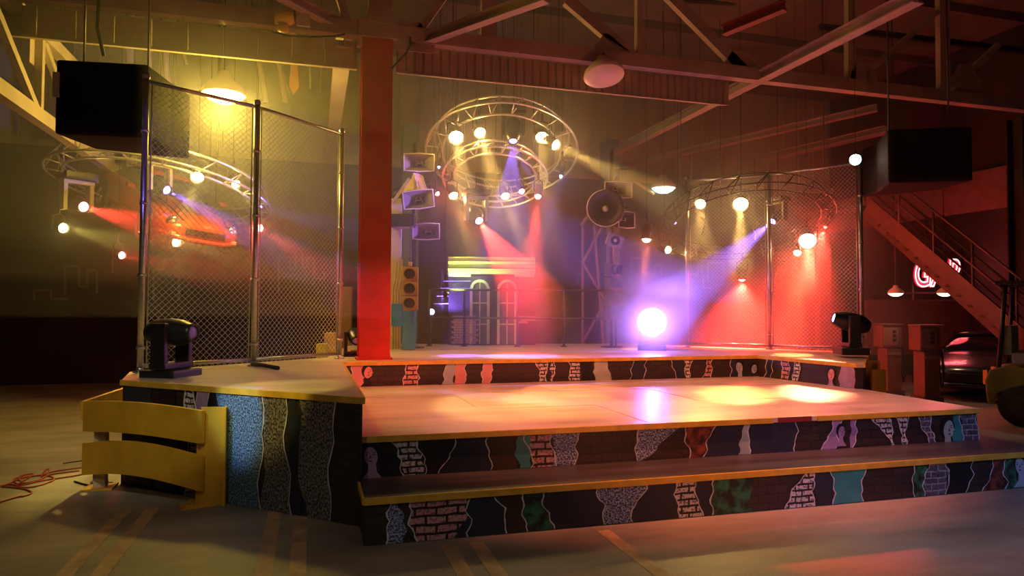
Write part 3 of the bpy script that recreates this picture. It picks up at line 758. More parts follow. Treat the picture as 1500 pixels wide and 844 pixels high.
def highbay(px, py, D, r, label, on=None, power=0, tilt=(0, 0, 1), col=(1, .8, .35), strength=12, drop=1.0, ang=120, glow=0):
    p = at(px, py, D); t = thing('high_bay_lamp', label, 'lamp', p)
    ax = V(tilt).normalized()
    MB().lathe([(r * .98, -.0), (r, .01), (r * .95, r * .25), (r * .7, r * .55), (r * .35, r * .8), (r * .25, r * 1.1), (0, r * 1.1)], p, ax, 28).build('reflector', mat('lamp_reflector', (.75, .6, .5), .4, var=.1), t)
    if on:
        k = 'bulb_' + on
        if k not in MATS: emis(k, col, strength)
        MB().lathe([(0, -.42 * r), (r * .4, -.37 * r), (r * .7, -.22 * r), (r * .93, .0)], p, ax, 28).build('lens', MATS[k], t)
    else:
        MB().lathe([(0, -.22 * r), (r * .5, -.18 * r), (r * .8, -.1 * r), (r * .97, .0)], p, ax, 28).build('lens', mat('unlit_diffuser', (.80, .62, .50), .35, var=.1), t)
    MB().tube([p + ax * r * 1.05, V((p.x, p.y, max(p.z + r * 1.1 + drop, 0) if drop < .1 else ZC - .01))], .009, 8).build('stem', dark_steel, t)
    if power:
        L = bpy.data.lights.new('lamp', 'SPOT'); L.energy = power; L.color = col; L.spot_size = math.radians(ang); L.spot_blend = .6; L.shadow_soft_size = r * .5
        L.color = tuple(c_ ** 1.3 for c_ in col)
        o = bpy.data.objects.new('lamp_light', L); C.objects.link(o); o.parent = t; o.location = V((0, 0, -.05))
        if glow:
            L2 = bpy.data.lights.new('lamp', 'POINT'); L2.energy = glow; L2.color = L.color; L2.shadow_soft_size = r * .6
            o = bpy.data.objects.new('lamp_glow', L2); C.objects.link(o); o.parent = t; o.location = V((0, 0, -.22))
    return t

highbay(328, 139, 9.8, .30, 'glowing yellow high bay lamp above the left fence', 'yellow', 800, col=(1, .74, .16), strength=14, drop=.7, ang=105, glow=330)
highbay(972, 276, 14.2, .25, 'pale green glowing lamp hanging beside the round horn', 'green', 120, col=(.55, 1, .80), strength=5, drop=1.2)
highbay(885, 112, 9.75, .29, 'unlit pinkish round lamp just under the roof truss', None, 0, tilt=(.0, .30, 1), drop=.02)
highbay(1312, 430, 13.0, .14, 'small flat canopy lamp left of the red neon sign', 'canopy', 25, col=(1, .72, .5), strength=5, drop=.3)
highbay(1384, 430, 13.0, .14, 'small flat canopy lamp under the red neon sign', 'canopy', 25, col=(1, .72, .5), strength=5, drop=.3)
# unseen lamps added behind the viewer to light the front of the hall
for i, (x, y, l_) in enumerate([(-3.0, -1.5, 'added warm high bay lamp over the front left of the hall'), (5.5, -2.0, 'added cool high bay lamp over the front right of the hall')]):
    p = V((x, y, 5.6)); t = thing('high_bay_lamp', l_, 'lamp', p)
    MB().lathe([(.3, 0), (.28, .1), (.2, .2), (.1, .3), (0, .3)], p, (0, 0, 1), 24).build('reflector', MATS['lamp_reflector'], t)
    MB().lathe([(0, -.02), (.27, .02)], p, (0, 0, 1), 24).build('lens', MATS['bulb_yellow'], t)
    MB().tube([p + V((0, 0, .28)), V((x, y, ZC))], .015, 8).build('stem', dark_steel, t)
    L = bpy.data.lights.new('lamp', 'SPOT'); L.energy = (200, 150)[i]; L.color = ((1, .84, .60), (.82, .80, 1.0))[i]; L.spot_size = 2.7; L.spot_blend = .6; L.shadow_soft_size = .2
    o = bpy.data.objects.new('lamp_light', L); C.objects.link(o); o.parent = t; o.location = V((0, 0, -.06))

# --- the three tilted ring trusses
def ring(label, c, nrm, R, n=40, tube=.022, gap=.26, dep=.26, mt=None):
    mt = mt or alu
    t = thing('ring_truss', label, 'truss', c)
    nrm = V(nrm).normalized(); a = nrm.orthogonal().normalized(); b = nrm.cross(a); c = V(c)
    def P_(k, r_, h): 
        th = 2 * math.pi * k / n; return c + (a * math.cos(th) + b * math.sin(th)) * r_ + nrm * h
    for r_, h in ((R, 0), (R - gap, 0), (R - gap / 2, dep)):
        MB().tube([P_(k, r_, h) for k in range(n)], tube, 8, closed=True).build('chord', mt, t)
    for k in range(0, n, 2):
        q = MB(); q.tube([P_(k, R, 0), P_(k, R - gap, 0)], .010, 6); q.tube([P_(k, R, 0), P_(k + 1, R - gap / 2, dep)], .010, 6); q.tube([P_(k + 1, R - gap / 2, dep), P_(k, R - gap, 0)], .010, 6)
        q.build('lattice', mt, t)
    for k in range(3):
        q = P_(k * n // 3 + 3, R - gap / 2, dep); MB().tube([q, V((q.x, q.y, ZC - .05))], .010, 6).build('hanging_cable', dark_steel, t)
    return t
def cdir(r, u, f): return (RIGHT * r + UP * u + FWD * f).normalized()
rcL = at(240, 292, 11.6); ring('large round lighting truss over the hanging red car', rcL + V((0, 0, .12)), cdir(.08, .93, .2), 1.72)
rcC = at(735, 225, 12.6); ring('large round lighting truss above the middle of the stage', rcC, cdir(0, .86, .42), 1.38, gap=.3)
rcC2 = at(725, 262, 12.6); ring('smaller round truss hanging inside the middle lighting truss', rcC2, cdir(0, .86, .42), .95, gap=.2, dep=.2)
rcR = at(1090, 330, 13.0); ring('large round lighting truss behind the right fence', rcR, cdir(0, .90, .35), 1.6, tube=.011, mt=black)

gL = 'lamps around the left ring truss'; gC = 'lamps around the middle ring truss'; gR = 'lamps around the right ring truss'
par(289, 259, 10.6, (268, 330, 9.6), 'yg', 700, 'yellow lamp above the bonnet of the hanging car', grp=gL)
par(345, 269, 11.2, (400, 350, 10.4), 'yg', 420, 'small yellow lamp at the right side of the left ring', r=.075, grp=gL)
par(92, 334, 11.0, (260, 372, 9.6), 'yg', 500, 'yellow lamp at the far left under the left ring', r=.08, grp=gL)
par(178, 374, 11.4, (330, 405, 10.0), 'r', 900, 'red lamp low under the tail of the hanging car', r=.065, grp=gL)
par(258, 355, 11.8, (380, 385, 10.4), 'y', 420, 'yellow lamp under the front bumper of the hanging car', r=.08, grp=gL)
par(380, 334, 11.0, (480, 400, 9.8), 'r', 1300, 'red lamp just right of the middle fence post', r=.065, grp=gL)
par(380, 302, 11.6, (480, 330, 10.8), 'v', 300, 'faint violet lamp right of the middle fence post', r=.03, ls=8, grp=gL)

par(668, 201, 11.6, (700, 400, 8.8), 'y', 1200, 'large yellow lamp at the upper left of the middle ring', r=.125, ls=40, ang=16, grp=gC)
par(703, 194, 12.0, (745, 330, 9.8), 'y', 1500, 'yellow lamp second from left on the middle ring', r=.10, ls=35, grp=gC)
par(794, 201, 12.0, (805, 400, 9.4), 'y', 1200, 'yellow lamp third from left on the middle ring', r=.115, ls=35, grp=gC)
par(813, 212, 11.8, (960, 285, 10.4), 'y', 2000, 'yellow lamp at the upper right of the middle ring', r=.095, ls=35, grp=gC)
par(640, 283, 12.6, (745, 390, 11.2), 'r', 900, 'small red lamp at the lower left of the middle ring', r=.05, grp=gC)
par(664, 286, 12.4, (705, 400, 11.0), 'y', 700, 'yellow lamp at the lower left of the middle ring', r=.085, grp=gC)
par(740, 287, 12.4, (775, 380, 11.0), 'y', 600, 'yellow lamp at the lower middle of the middle ring', r=.08, grp=gC)
par(764, 280, 12.4, (800, 350, 11.0), 'p', 200, 'small pinkish lamp beside the lower yellow one', r=.055, grp=gC)
par(788, 287, 12.2, (770, 480, 10.4), 'r', 2600, 'red lamp at the lower right of the middle ring', r=.065, ang=20, grp=gC)
par(822, 257, 12.2, (800, 330, 11.4), 'b', 350, 'small bluish lamp right of the middle ring', r=.035, ls=10, grp=gC)
par(643, 244, 12.2, (640, 262, 11.9), 'b', 60, 'tiny bluish lamp beside the top horn speaker', r=.03, ls=8, grp=gC)
moving_head(at(697, 316, 12.0), at(780, 440, 9.6) - at(697, 316, 12.0), 'r', 5000, 'moving head with a red beam over the green cornice', 1.0, 20, True, yokem=alu, ls=30)
mh = moving_head(at(752, 192, 11.8), cdir(-.02, -1, -.55), 'v', 0, 'moving head throwing a violet fan in the middle ring', 1.0, 20, True, ls=20)
for ax_, pw in ((-.22, 2600), (-.04, 2000), (.10, 2000), (.5, 900)):
    spot(mh, at(752, 192, 11.8) + cdir(-.02, -1, -.55) * .30, cdir(ax_, -1, -.5), 'v', pw, 11, .3, .02)

par(1026, 299, 12.9, (1030, 420, 10.0), 'y', 700, 'yellow lamp at the left of the right ring', r=.10, ls=30, ang=18, grp=gR)
par(1085, 299, 12.6, (1082, 575, 8.2), 'y', 2600, 'larger yellow lamp at the top of the right ring', r=.135, ls=40, ang=12, grp=gR)
par(947, 350, 12.4, (943, 430, 12.1), 'o', 2200, 'orange red lamp between the horns and the right fence', r=.095, ls=30, ang=22, grp=gR)
par(978, 366, 13.2, (1040, 380, 12.0), 'y', 350, 'small yellow lamp low at the left of the right ring', r=.075, ls=25, grp=gR)
par(1087, 407, 12.8, (1085, 500, 12.9), 'r', 6500, 'low red lamp with a wide beam behind the right fence', r=.085, ls=35, ang=120, bl=1, glow=50, grp=gR)
par(1183, 353, 12.2, (1190, 560, 8.6), 's', 4600, 'large hot orange lamp on the right side of the right ring', r=.15, ls=40, ang=13, grp=gR)
par(1168, 370, 12.6, (1160, 520, 10.5), 'y', 700, 'yellow lamp just below the large orange one', r=.07, ls=25, grp=gR)
par(1210, 330, 12.8, (1150, 460, 12.9), 'r', 6000, 'red lamp at the far right of the right ring', r=.05, ls=5, ang=84, bl=1, glow=50, grp=gR)
par(990, 325, 13.0, (985, 335, 12.9), 'v', 15, 'tiny violet lamp left of the right fence', r=.03, ls=5, grp=gR)
moving_head(at(1140, 318, 12.4), at(1060, 385, 11.6) - at(1140, 318, 12.4), 'v', 3600, 'moving head with violet beam behind the middle post of the right fence', .8, 18, True, ls=14)
moving_head(at(1246, 472, 10.0), at(1120, 440, 10.2) - at(1246, 472, 10.0), 'v', 6000, 'moving head on the right wing with violet beam to the left', 1.05, 16, False, ls=30)
par(1253, 234, 10.7, (1235, 330, 6.5), 'w', 60, 'white lamp on top of the rightmost fence post', r=.085, ls=30, up_=.12, ang=40, grp='lamp on the fence')
# the blinding floor lamp facing the hall
fp = at(955, 472, 11.6)
fpw = 60
mhf = moving_head(fp, (EYE - fp) + V((-.1, 0, .1)), 'v', 260, 'blinding white violet moving head standing at the back of the stage', 1.1, 60, False, ls=90, lens_r=.21)

L = bpy.data.lights.new('flare', 'POINT'); L.energy = 130; L.color = (.42, .14, 1.0); L.shadow_soft_size = .10
o = bpy.data.objects.new('flare_light', L); C.objects.link(o); o.parent = mhf; o.location = (EYE - fp).normalized() * .42
# dense volume added round the floor lamp to form its halo
pf = MB(); bmesh.ops.create_icosphere(pf.bm, subdivisions=3, radius=1.2, matrix=Matrix.Translation(fp + V((0, 0, .12)) + (EYE - fp).normalized() * .42))
pm = bpy.data.materials.new('halo_volume'); pm.use_nodes = True
nt = pm.node_tree; nt.nodes.clear()
vo = nt.nodes.new('ShaderNodeOutputMaterial'); vs_ = nt.nodes.new('ShaderNodeVolumeScatter'); tc = nt.nodes.new('ShaderNodeTexCoord')
sub = nt.nodes.new('ShaderNodeVectorMath'); sub.operation = 'SUBTRACT'; sub.inputs[1].default_value = (0, 0, 1.2)
ln_ = nt.nodes.new('ShaderNodeVectorMath'); ln_.operation = 'LENGTH'
m1 = nt.nodes.new('ShaderNodeMapRange'); m1.inputs['From Min'].default_value = .12; m1.inputs['From Max'].default_value = 1.18; m1.inputs['To Min'].default_value = 1; m1.inputs['To Max'].default_value = 0
m2 = nt.nodes.new('ShaderNodeMath'); m2.operation = 'POWER'; m2.inputs[1].default_value = 3
m3 = nt.nodes.new('ShaderNodeMath'); m3.operation = 'MULTIPLY'; m3.inputs[1].default_value = 6.5
nt.links.new(tc.outputs['Object'], sub.inputs[0]); nt.links.new(sub.outputs[0], ln_.inputs[0]); nt.links.new(ln_.outputs['Value'], m1.inputs['Value'])
nt.links.new(m1.outputs[0], m2.inputs[0]); nt.links.new(m2.outputs[0], m3.inputs[0]); nt.links.new(m3.outputs[0], vs_.inputs['Density'])
nt.links.new(vs_.outputs[0], vo.inputs['Volume'])
pf.build('halo_volume', pm, None, 'dense violet halo volume added round the blinding floor lamp', 'stuff', 'fog')

# left ring movers with pale yokes
moving_head(at(112, 300, 11.2), at(230, 335, 9.8) - at(112, 300, 11.2), 'r', 2200, 'moving head with pale yoke and red beam at the far left', 1.15, 13, True, yokem=cream, ls=30)
moving_head(at(232, 272, 10.9), at(330, 325, 10.2) - at(232, 272, 10.9), 'v', 1700, 'moving head with pale yoke and violet beam on the car bonnet', 1.0, 12, True, yokem=cream, ls=8)
# big dark moving head resting on the left wing (unlit)
bp_ = at(252, 492, 6.75); 
moving_head(V((bp_.x, bp_.y, S3 + .425)), cdir(.97, .0, -.2), 'v', 0, 'large dark moving head standing on the left wing of the stage', 1.03, 12, False, ls=0)
moving_head(at(520, 493, 9.75), cdir(.3, -.3, -.9), 'v', 0, 'dark moving head with rounded back beside the foot of the red column', .75, 12, False, ls=0)

# unseen lamps added in front to colour decks, column, fence, car and truss
def unseen_lamp(x, y, z, tgt, c, power, ang, label):
    p = V((x, y, z)); d = (V(tgt) - p).normalized()
    t = thing('par_can', label, 'stage light', p, 'unseen front lamps')
    MB().lathe([(.05, -.3), (.1, -.24), (.11, .03), (.1, .03), (.09, -.04)], p, d, 18).build('housing', black, t)
    MB().lathe([(.09, -.03), (.06, .02), (0, .04)], p, d, 18).build('lens', lens_mat(c, 10), t)
    MB().tube([p, p + V((0, 0, .5))], .015, 6).build('clamp', dark_steel, t)
    spot(t, p + d * .08, d, c, power, ang, .5, .06)
unseen_lamp(-.5, 1.5, 4.6, (CX + .1, CY, 1.2), 'q', 800, 13, 'added red front lamp aimed at the red column')
nose_fp = at(290, 325, 11.2)
wf = plane_pt(352, 606, lo, ln); wn = plane_pt(350, 572, lo, ln)
unseen_lamp(-3.2, 3.4, 5.2, wf, 'c', 1100, 6, 'unseen blue front lamp aimed at the left wing face')
unseen_lamp(-1.8, 2.4, 5.4, wn + V((.3, -.1, .1)), 'yg', 900, 11, 'unseen yellow front lamp aimed at the left wing edge')
unseen_lamp(-2.2, 1.0, 5.0, f1 + V((0, 0, 2.2)), 'v', 600, 10, 'unseen violet front lamp aimed at the first post of the left fence')
unseen_lamp(-1.0, 1.0, 5.2, (-1.2, 7.6, 1.0), 'w', 330, 26, 'added pale front lamp aimed at the foot of the left fence')
unseen_lamp(.5, 1.5, 5.0, nose_fp, 'o', 700, 8, 'added amber front lamp aimed at the bonnet of the hanging car')
unseen_lamp(3.2, .6, .5, (4.0, YT, 4.9), 's', 190, 80, 'added salmon lamp low behind the viewer aimed up at the roof truss')  # put in for the stage bounce that warms the truss
unseen_lamp(3.4, 4.4, 6.9, (3.5, 7.4, .6), 's', 2100, 62, 'added warm front lamp aimed at the middle deck')
unseen_lamp(6.5, -.5, 5.6, (6.0, 3.9, .2), 'b', 420, 44, 'added bluish front lamp washing the front steps')

# ================================================================== PROPS BACKSTAGE (centre)
def horn_rect(label, c, d, w_, h_, dep, material, roll=0, driver=True):
    c = V(c); d = V(d).normalized(); t = thing('horn_speaker', label, 'speaker', c, 'pile of old horn loudspeakers')
    sd = d.cross(V((0, 0, 1))).normalized(); u = sd.cross(d)
    ca, sa = math.cos(roll), math.sin(roll); sd, u = sd * ca + u * sa, u * ca - sd * sa
    m_ = MB(); N = 6; prev = None
    lv = [(.16, -dep), (.2, -dep * .75), (.34, -dep * .45), (.62, -dep * .18), (1.0, 0), (1.04, .0), (.66, -dep * .2 - .02), (.38, -dep * .47 - .02), (.22, -dep * .8), (.18, -dep)]
    rings = []
    for s_, z_ in lv:
        pts = []
        for (a, b) in ((-1, -1), (0, -1.12), (1, -1), (1, 1), (0, 1.12), (-1, 1)):
            pts.append(m_.bm.verts.new(c + sd * a * w_ / 2 * s_ + u * b * h_ / 2 * s_ + d * z_))
        rings.append(pts)
    for A_, B_ in zip(rings, rings[1:]):
        for k_ in range(6): m_.bm.faces.new((A_[k_], A_[(k_ + 1) % 6], B_[(k_ + 1) % 6], B_[k_]))
    m_.build('horn_flare', material, t)
    rm = MB(); 
    ring_ = [c + sd * a * w_ / 2 + u * b * h_ / 2 for a, b in ((-1, -1), (0, -1.12), (1, -1), (1, 1), (0, 1.12), (-1, 1))]
    rm.tube(ring_, .012, 6, closed=True).build('rim', mat('horn_rim', (.75, .68, .55), .35, var=.1), t)
    MB().lathe([(0, -dep - .2), (.09, -dep - .2), (.1, -dep - .05), (.05, -dep)], c, d, 16).build('driver', black, t)
    # pale phase plug in the throat
    q = c - d * dep * .5
    pl = MB(); pl.bar(q - sd * .06 - u * .03, q - sd * .03 + u * .05, .02, .02); pl.bar(q + sd * .06 - u * .03, q + sd * .03 + u * .05, .02, .02); pl.bar(q - sd * .05 + u * .0, q + sd * .05 + u * .0, .02, .02)
    pl.build('throat_bracket', MATS['horn_rim'], t)
    return t
horn_m = mat('grey_horn', (.30, .24, .19), .5, var=.3, scale=6)
horn_y = mat('yellow_horn', (.80, .60, .20), .5, var=.2, scale=6)
horn_rect('top horn speaker with curved rectangular mouth left of the middle ring', at(614, 238, 11.6), cdir(.1, -.1, -1), .50, .27, .5, horn_m)
horn_rect('yellow horn speaker turned sideways, second in the left pile', at(616, 268, 11.7), cdir(.9, .35, -.35), .30, .30, .38, horn_y)
horn_rect('tilted rectangular horn speaker third in the left pile', at(613, 292, 11.5), cdir(.12, -.05, -1), .50, .28, .5, horn_m, roll=-.12)
horn_rect('small pinkish horn speaker lowest in the left pile', at(624, 339, 11.7), cdir(-.1, -.05, -1), .46, .25, .4, mat('pink_horn', (.32, .20, .17), .5))
horn_rect('curved horn speaker behind the top of the big round horn', at(906, 278, 12.2), cdir(.15, -.1, -1), .50, .26, .4, horn_m)
horn_rect('dark square horn speaker right below the big round horn', at(918, 322, 12.2), cdir(.25, .0, -1), .30, .26, .3, black)
# big round horn
bc = at(887, 305, 11.9); bd = cdir(-.1, -.05, -1)
t = thing('round_horn', 'big round trumpet horn with pale rim and centre cap', 'speaker', bc)
MB().lathe([(.03, -.55), (.06, -.4), (.12, -.22), (.22, -.08), (.315, 0), (.325, -.01), (.23, -.1), (.13, -.25), (.07, -.42), (.05, -.55)], bc, bd, 40).build('horn_bell', mat('round_horn_dark', (.07, .05, .05), .45), t)
MB().tube([bc + (RIGHT * math.cos(k_ * math.pi / 24) + UP * math.sin(k_ * math.pi / 24)) * .318 for k_ in range(48)], .010, 8, closed=True).build('rim', MATS['horn_rim'], t)
MB().lathe([(.055, -.14), (.05, -.08), (.03, -.04), (0, -.03)], bc, bd, 20).build('centre_cap', MATS['horn_rim'], t)
MB().lathe([(0, -.8), (.1, -.8), (.1, -.6), (.05, -.55)], bc, bd, 20).build('driver', black, t)
# square box with round cone
sc_ = at(900, 353, 12.0); rot_ = Matrix((RIGHT, FWD, UP)).transposed() @ Matrix.Rotation(.35, 3, 'Y')
t = thing('box_speaker', 'small pale box speaker with a round cone below the big round horn', 'speaker', sc_)
MB().box(sc_, (.27, .2, .2), rot_, bev=.01).build('cabinet', mat('pale_cabinet', (.42, .36, .36), .6), t)
MB().tube([sc_ + V((FWD.x, FWD.y, 0)) * .05, sc_ + V((FWD.x, FWD.y, 0)) * .45], .02, 8).build('bracket', dark_steel, t)
dd = (rot_ @ V((0, -1, 0)))
MB().lathe([(.075, .101), (.08, .115), (.07, .115), (.05, .105), (0, .10)], sc_, dd, 20).build('cone', black, t)
MB().lathe([(.03, .105), (.02, .125), (0, .13)], sc_, dd, 14).build('dust_cap', MATS['horn_rim'], t)
# mast carrying the horns
for (px, l_, D_) in ((606, 'dark pole carrying the left pile of horn speakers', 11.95), (896, 'dark pole carrying the big round horn and box speakers', 12.45)):
    q = at(px, 400, D_); tt = thing('speaker_pole', l_, 'pole', V((q.x, q.y, S3)))
    MB().tube([V((q.x, q.y, S3)), V((q.x, q.y, 4.5))], .035, 10).build('pole', dark_steel, tt)
    MB().lathe([(.2, 0), (.2, .02), (.05, .03)], V((q.x, q.y, S3)), (0, 0, 1), 16).build('base_plate', dark_steel, tt)
    for zz_ in (2.9, 3.45, 3.8, 4.15):
        MB().bar(V((q.x, q.y, zz_)), V((q.x, q.y, zz_)) + RIGHT * .3 - FWD * .1, .03, .03).build('bracket', dark_steel, tt)

# traffic lights
tl_m = mat('traffic_light_yellow', (.55, .33, .08), .45, var=.3, scale=10)
def traffic_light(label, top, d, n_=3, s=1.0, material=tl_m, chain=0, visor=.12, housing=True):
    d = V(d).normalized(); top = V(top); sd = d.cross(V((0, 0, 1))).normalized(); u = V((0, 0, 1))
    t = thing('traffic_light', label, 'traffic light', top - u * (.3 * n_ * s))
    R = Matrix((d, sd, u)).transposed()
    pitch = .255 * s
    for k_ in range(n_):
        c = top - u * (pitch * (k_ + .5))
        b = MB().box(c, (.16 * s, .28 * s, pitch - .008), R, bev=.015 * s).build('lamp_section', material, t)
        fc = c + d * .08 * s
        MB().lathe([(0, .002), (.09 * s, .004), (.095 * s, 0)], fc, d, 20).build('signal_lens', glass_dark, b)
        # hooded visor: tube open below
        mv = MB(); n2 = 14; ra = .1 * s
        A_, B_, C_, D2 = [], [], [], []
        for j in range(n2 + 1):
            th = math.radians(-40 + 260 * j / n2); e = sd * math.cos(th) + u * math.sin(th)
            ln_ = visor * s * (.55 + .45 * max(0, math.sin(th)))
            A_.append(mv.bm.verts.new(fc + e * ra)); B_.append(mv.bm.verts.new(fc + e * ra + d * ln_))
            C_.append(mv.bm.verts.new(fc + e * (ra + .006))); D2.append(mv.bm.verts.new(fc + e * (ra + .006) + d * ln_))
        for j in range(n2):
            mv.bm.faces.new((A_[j], A_[j + 1], B_[j + 1], B_[j])); mv.bm.faces.new((C_[j], D2[j], D2[j + 1], C_[j + 1])); mv.bm.faces.new((B_[j], B_[j + 1], D2[j + 1], D2[j]))
        mv.build('visor', material, b)
    MB().tube([top, top + u * .08], .03, 10).build('hanger', material, t)
    if chain:
        cm = MB(); nl = int(chain / .045)
        for k_ in range(nl):
            q = top + u * (.08 + .045 * k_); aa = sd if k_ % 2 else d
            cm.tube([q + aa * .014 * math.cos(v) + u * .03 * math.sin(v) for v in [k2 * math.pi / 4 for k2 in range(8)]], .005, 5, closed=True)
        cm.build('chain', dark_steel, t)
    return t
traffic_light('brown traffic light hanging on a chain right of the red column', at(601, 391, 11.2), cdir(.05, -.02, -1), 3, .92, chain=.75)
traffic_light('dark four lamp signal stack left of the blinding lamp', at(896, 386, 12.1), cdir(.75, 0, -.7), 4, .95, mat('dull_signal', (.10, .08, .11), .5), visor=.14)

# blue cabinets, conduit and posts right of the red column
def pbox(name, label, cat, px0, py0, px1, py1, D, dep, material, bev=.01, **k):
    a = at(px0, py1, D); b = at(px1, py0, D)
    c = (a + b) / 2 + V((FWD.x, FWD.y, 0)) * dep / 2
    wd = (b - a).dot(RIGHT); ht = b.z - a.z
    R = Matrix((V((RIGHT.x, RIGHT.y, 0)).normalized(), V((FWD.x, FWD.y, 0)).normalized(), V((0, 0, 1)))).transposed()
    return MB().box(c, (wd, dep, ht), R, bev).build(name, material, k.get('parent'), label, k.get('kind'), cat)
t = thing('electric_cabinet', 'blue electrical box on a cream post with conduits', 'cabinet', at(580, 512, 11.0))
pbox('cabinet_box', 'blue box', None, 573, 445, 588, 478, 10.9, .15, blue_box, parent=t)
pbox('cabinet_box', 'tall blue box standing on the deck', None, 589, 455, 607, 512, 11.3, .2, blue_box, parent=t)
pbox('post', 'cream post', None, 572, 290, 587, 512, 11.6, .1, cream, parent=t)
for dx_ in (576, 580, 584):
    MB().tube([at(dx_, 511, 11.3), at(dx_, 425, 11.3), at(dx_ + 4, 405, 11.4), at(dx_ + 5, 380, 11.5)], .012, 8).build('conduit', wood, t)
pbox('shelf_beam', 'dark shelf beam across the cream post under the horn speakers', 'beam', 570, 313, 606, 331, 11.4, .25, black)
for k_, (a, b, l_) in enumerate([((573, 300), (600, 262), 'yellow timber brace leaning behind the horn speakers'), ((572, 336), (604, 331), 'yellow lit plank under the dark shelf')]):
    MB().bar(at(*a, 11.5), at(*b, 11.5), .04, .05).build('timber_brace', wood, None, l_, None, 'timber')

# facade: cornice and two arched windows
FD = 12.95
fo = atz(722, 508, S3); 
fac = thing('arched_facade', 'green lit set facade with heavy cornice and two arched windows', 'set piece', V((at(720, 507, FD).x, at(720, 507, FD).y, S3)))
fac_m = mat('facade_paint', (.62, .66, .42), .5, var=.25, scale=5)
def sline(px, py, D=FD): return at(px, py, D)
def fbar(p0, p1, w_, h_, name, material=fac_m, parent=None, **k): return MB().bar(p0, p1, w_, h_).build(name, material, parent or fac, **k)
for (ya, dpt, hh) in ((379, .10, .06), (385, .22, .05), (390, .14, .06), (395.5, .30, .04), (399, .16, .05)):
    fbar(sline(657, ya), sline(784, ya + 1.0), dpt, hh, 'cornice_moulding')
fbar(sline(657, 403, FD + .03), sline(690, 403, FD + .03), .12, .06, 'corner_block'); fbar(sline(754, 403, FD + .03), sline(783, 403.5, FD + .03), .12, .06, 'corner_block')
pane_m = mat('dusty_pane', (.10, .14, .17), .25, var=.4, scale=6)
for wx0, wx1 in ((688, 717), (728, 757)):
    c0, c1 = sline(wx0, 507), sline(wx1, 507); spr = sline(wx0, 424).z; r_ = (c1 - c0).length / 2
    u = (c1 - c0).normalized(); mid = (c0 + c1) / 2
    def arch(r0, z0, off): 
        pts = [mid - u * r0 + V((0, 0, 0)), ]
        pts = [V((mid.x, mid.y, z0)) - u * r0 + off] + [V((mid.x, mid.y, spr)) - u * r0 * math.cos(v) + V((0, 0, r0 * math.sin(v))) + off for v in [math.pi * k_ / 14 for k_ in range(15)]] + [V((mid.x, mid.y, z0)) + u * r0 + off]
        return pts
    back = V((FWD.x, FWD.y, 0)) * .06
    outer = arch(r_, S3 + .02, -back); inner = arch(r_ - .05, S3 + .02, -back)
    m_ = MB(); 
    O = [m_.bm.verts.new(p) for p in outer]; I = [m_.bm.verts.new(p) for p in inner]; O2 = [m_.bm.verts.new(p + back * 1.6) for p in outer]; I2 = [m_.bm.verts.new(p + back * 1.6) for p in inner]
    for k_ in range(len(O) - 1):
        for q in ((O[k_], O[k_ + 1], I[k_ + 1], I[k_]), (O2[k_], I2[k_], I2[k_ + 1], O2[k_ + 1]), (O[k_], O2[k_], O2[k_ + 1], O[k_ + 1]), (I[k_], I[k_ + 1], I2[k_ + 1], I2[k_])): m_.bm.faces.new(q)
    fr = m_.build('window_frame', fac_m, fac)
    MB().prism(arch(r_ - .045, S3 + .02, V((0, 0, 0))), back * .3).build('window_pane', pane_m, fr)
    MB().bar(V((mid.x, mid.y, S3 + .02)) - back * .3, V((mid.x, mid.y, spr + r_ - .05)) - back * .3, .025, .02, up=(1, 0, 0)).build('mullion', fac_m, fr)
    for yy in (444, 475):
        z_ = sline(700, yy).z
        MB().bar(V((mid.x, mid.y, z_)) - u * (r_ - .04) - back * .3, V((mid.x, mid.y, z_)) + u * (r_ - .04) - back * .3, .025, .025).build('glazing_bar', fac_m, fr)
dark_set = mat('dark_set_panel', (.035, .028, .035), .7, var=.3)
MB().bar(sline(657, 455, FD + .2), sline(784, 455, FD + .2), .04, 1.3).build('back_panel', dark_set, fac)
# patch of brickwork low beside the windows, course by course
brk = mat('rough_brick', (.62, .42, .34), .8, var=.6, scale=40)
bw = thing('brick_panel', 'rough pale brick panels beside and behind the arched windows', 'set piece', V((sline(675, 507, FD + .05).x, sline(675, 507, FD + .05).y, S3)))
a = sline(661, 507, FD - .03); b = sline(690, 507, FD - .03); u = (b - a).normalized(); L_ = (b - a).length
R = Matrix((V((RIGHT.x, RIGHT.y, 0)).normalized(), V((FWD.x, FWD.y, 0)).normalized(), V((0, 0, 1)))).transposed()
proto = None
def brick_at(c):
    global proto
    if proto is None:
        proto = MB().box((0, 0, 0), (.085, .04, .04)).build('brick', brk, None); proto.parent = bw
        o = proto
    else:
        o = proto.copy(); C.objects.link(o)
    o.rotation_euler = R.to_euler(); o.location = V(c) - bw.location
for row in range(11):
    for k_ in range(5):
        q = a + u * (.045 + k_ * .092 + (.046 if row % 2 else 0)); brick_at(V((q.x, q.y, S3 + .03 + row * .048)) - V((FWD.x, FWD.y, 0)) * random.uniform(0, .02))
a2 = sline(759, 507, FD - .03)
for row in range(8, 11):
    for k_ in range(4 if row > 8 else 2):
        q = a2 + u * (.04 + k_ * .092 + (.046 if row % 2 else 0)); brick_at(V((q.x, q.y, S3 + .03 + row * .048)))
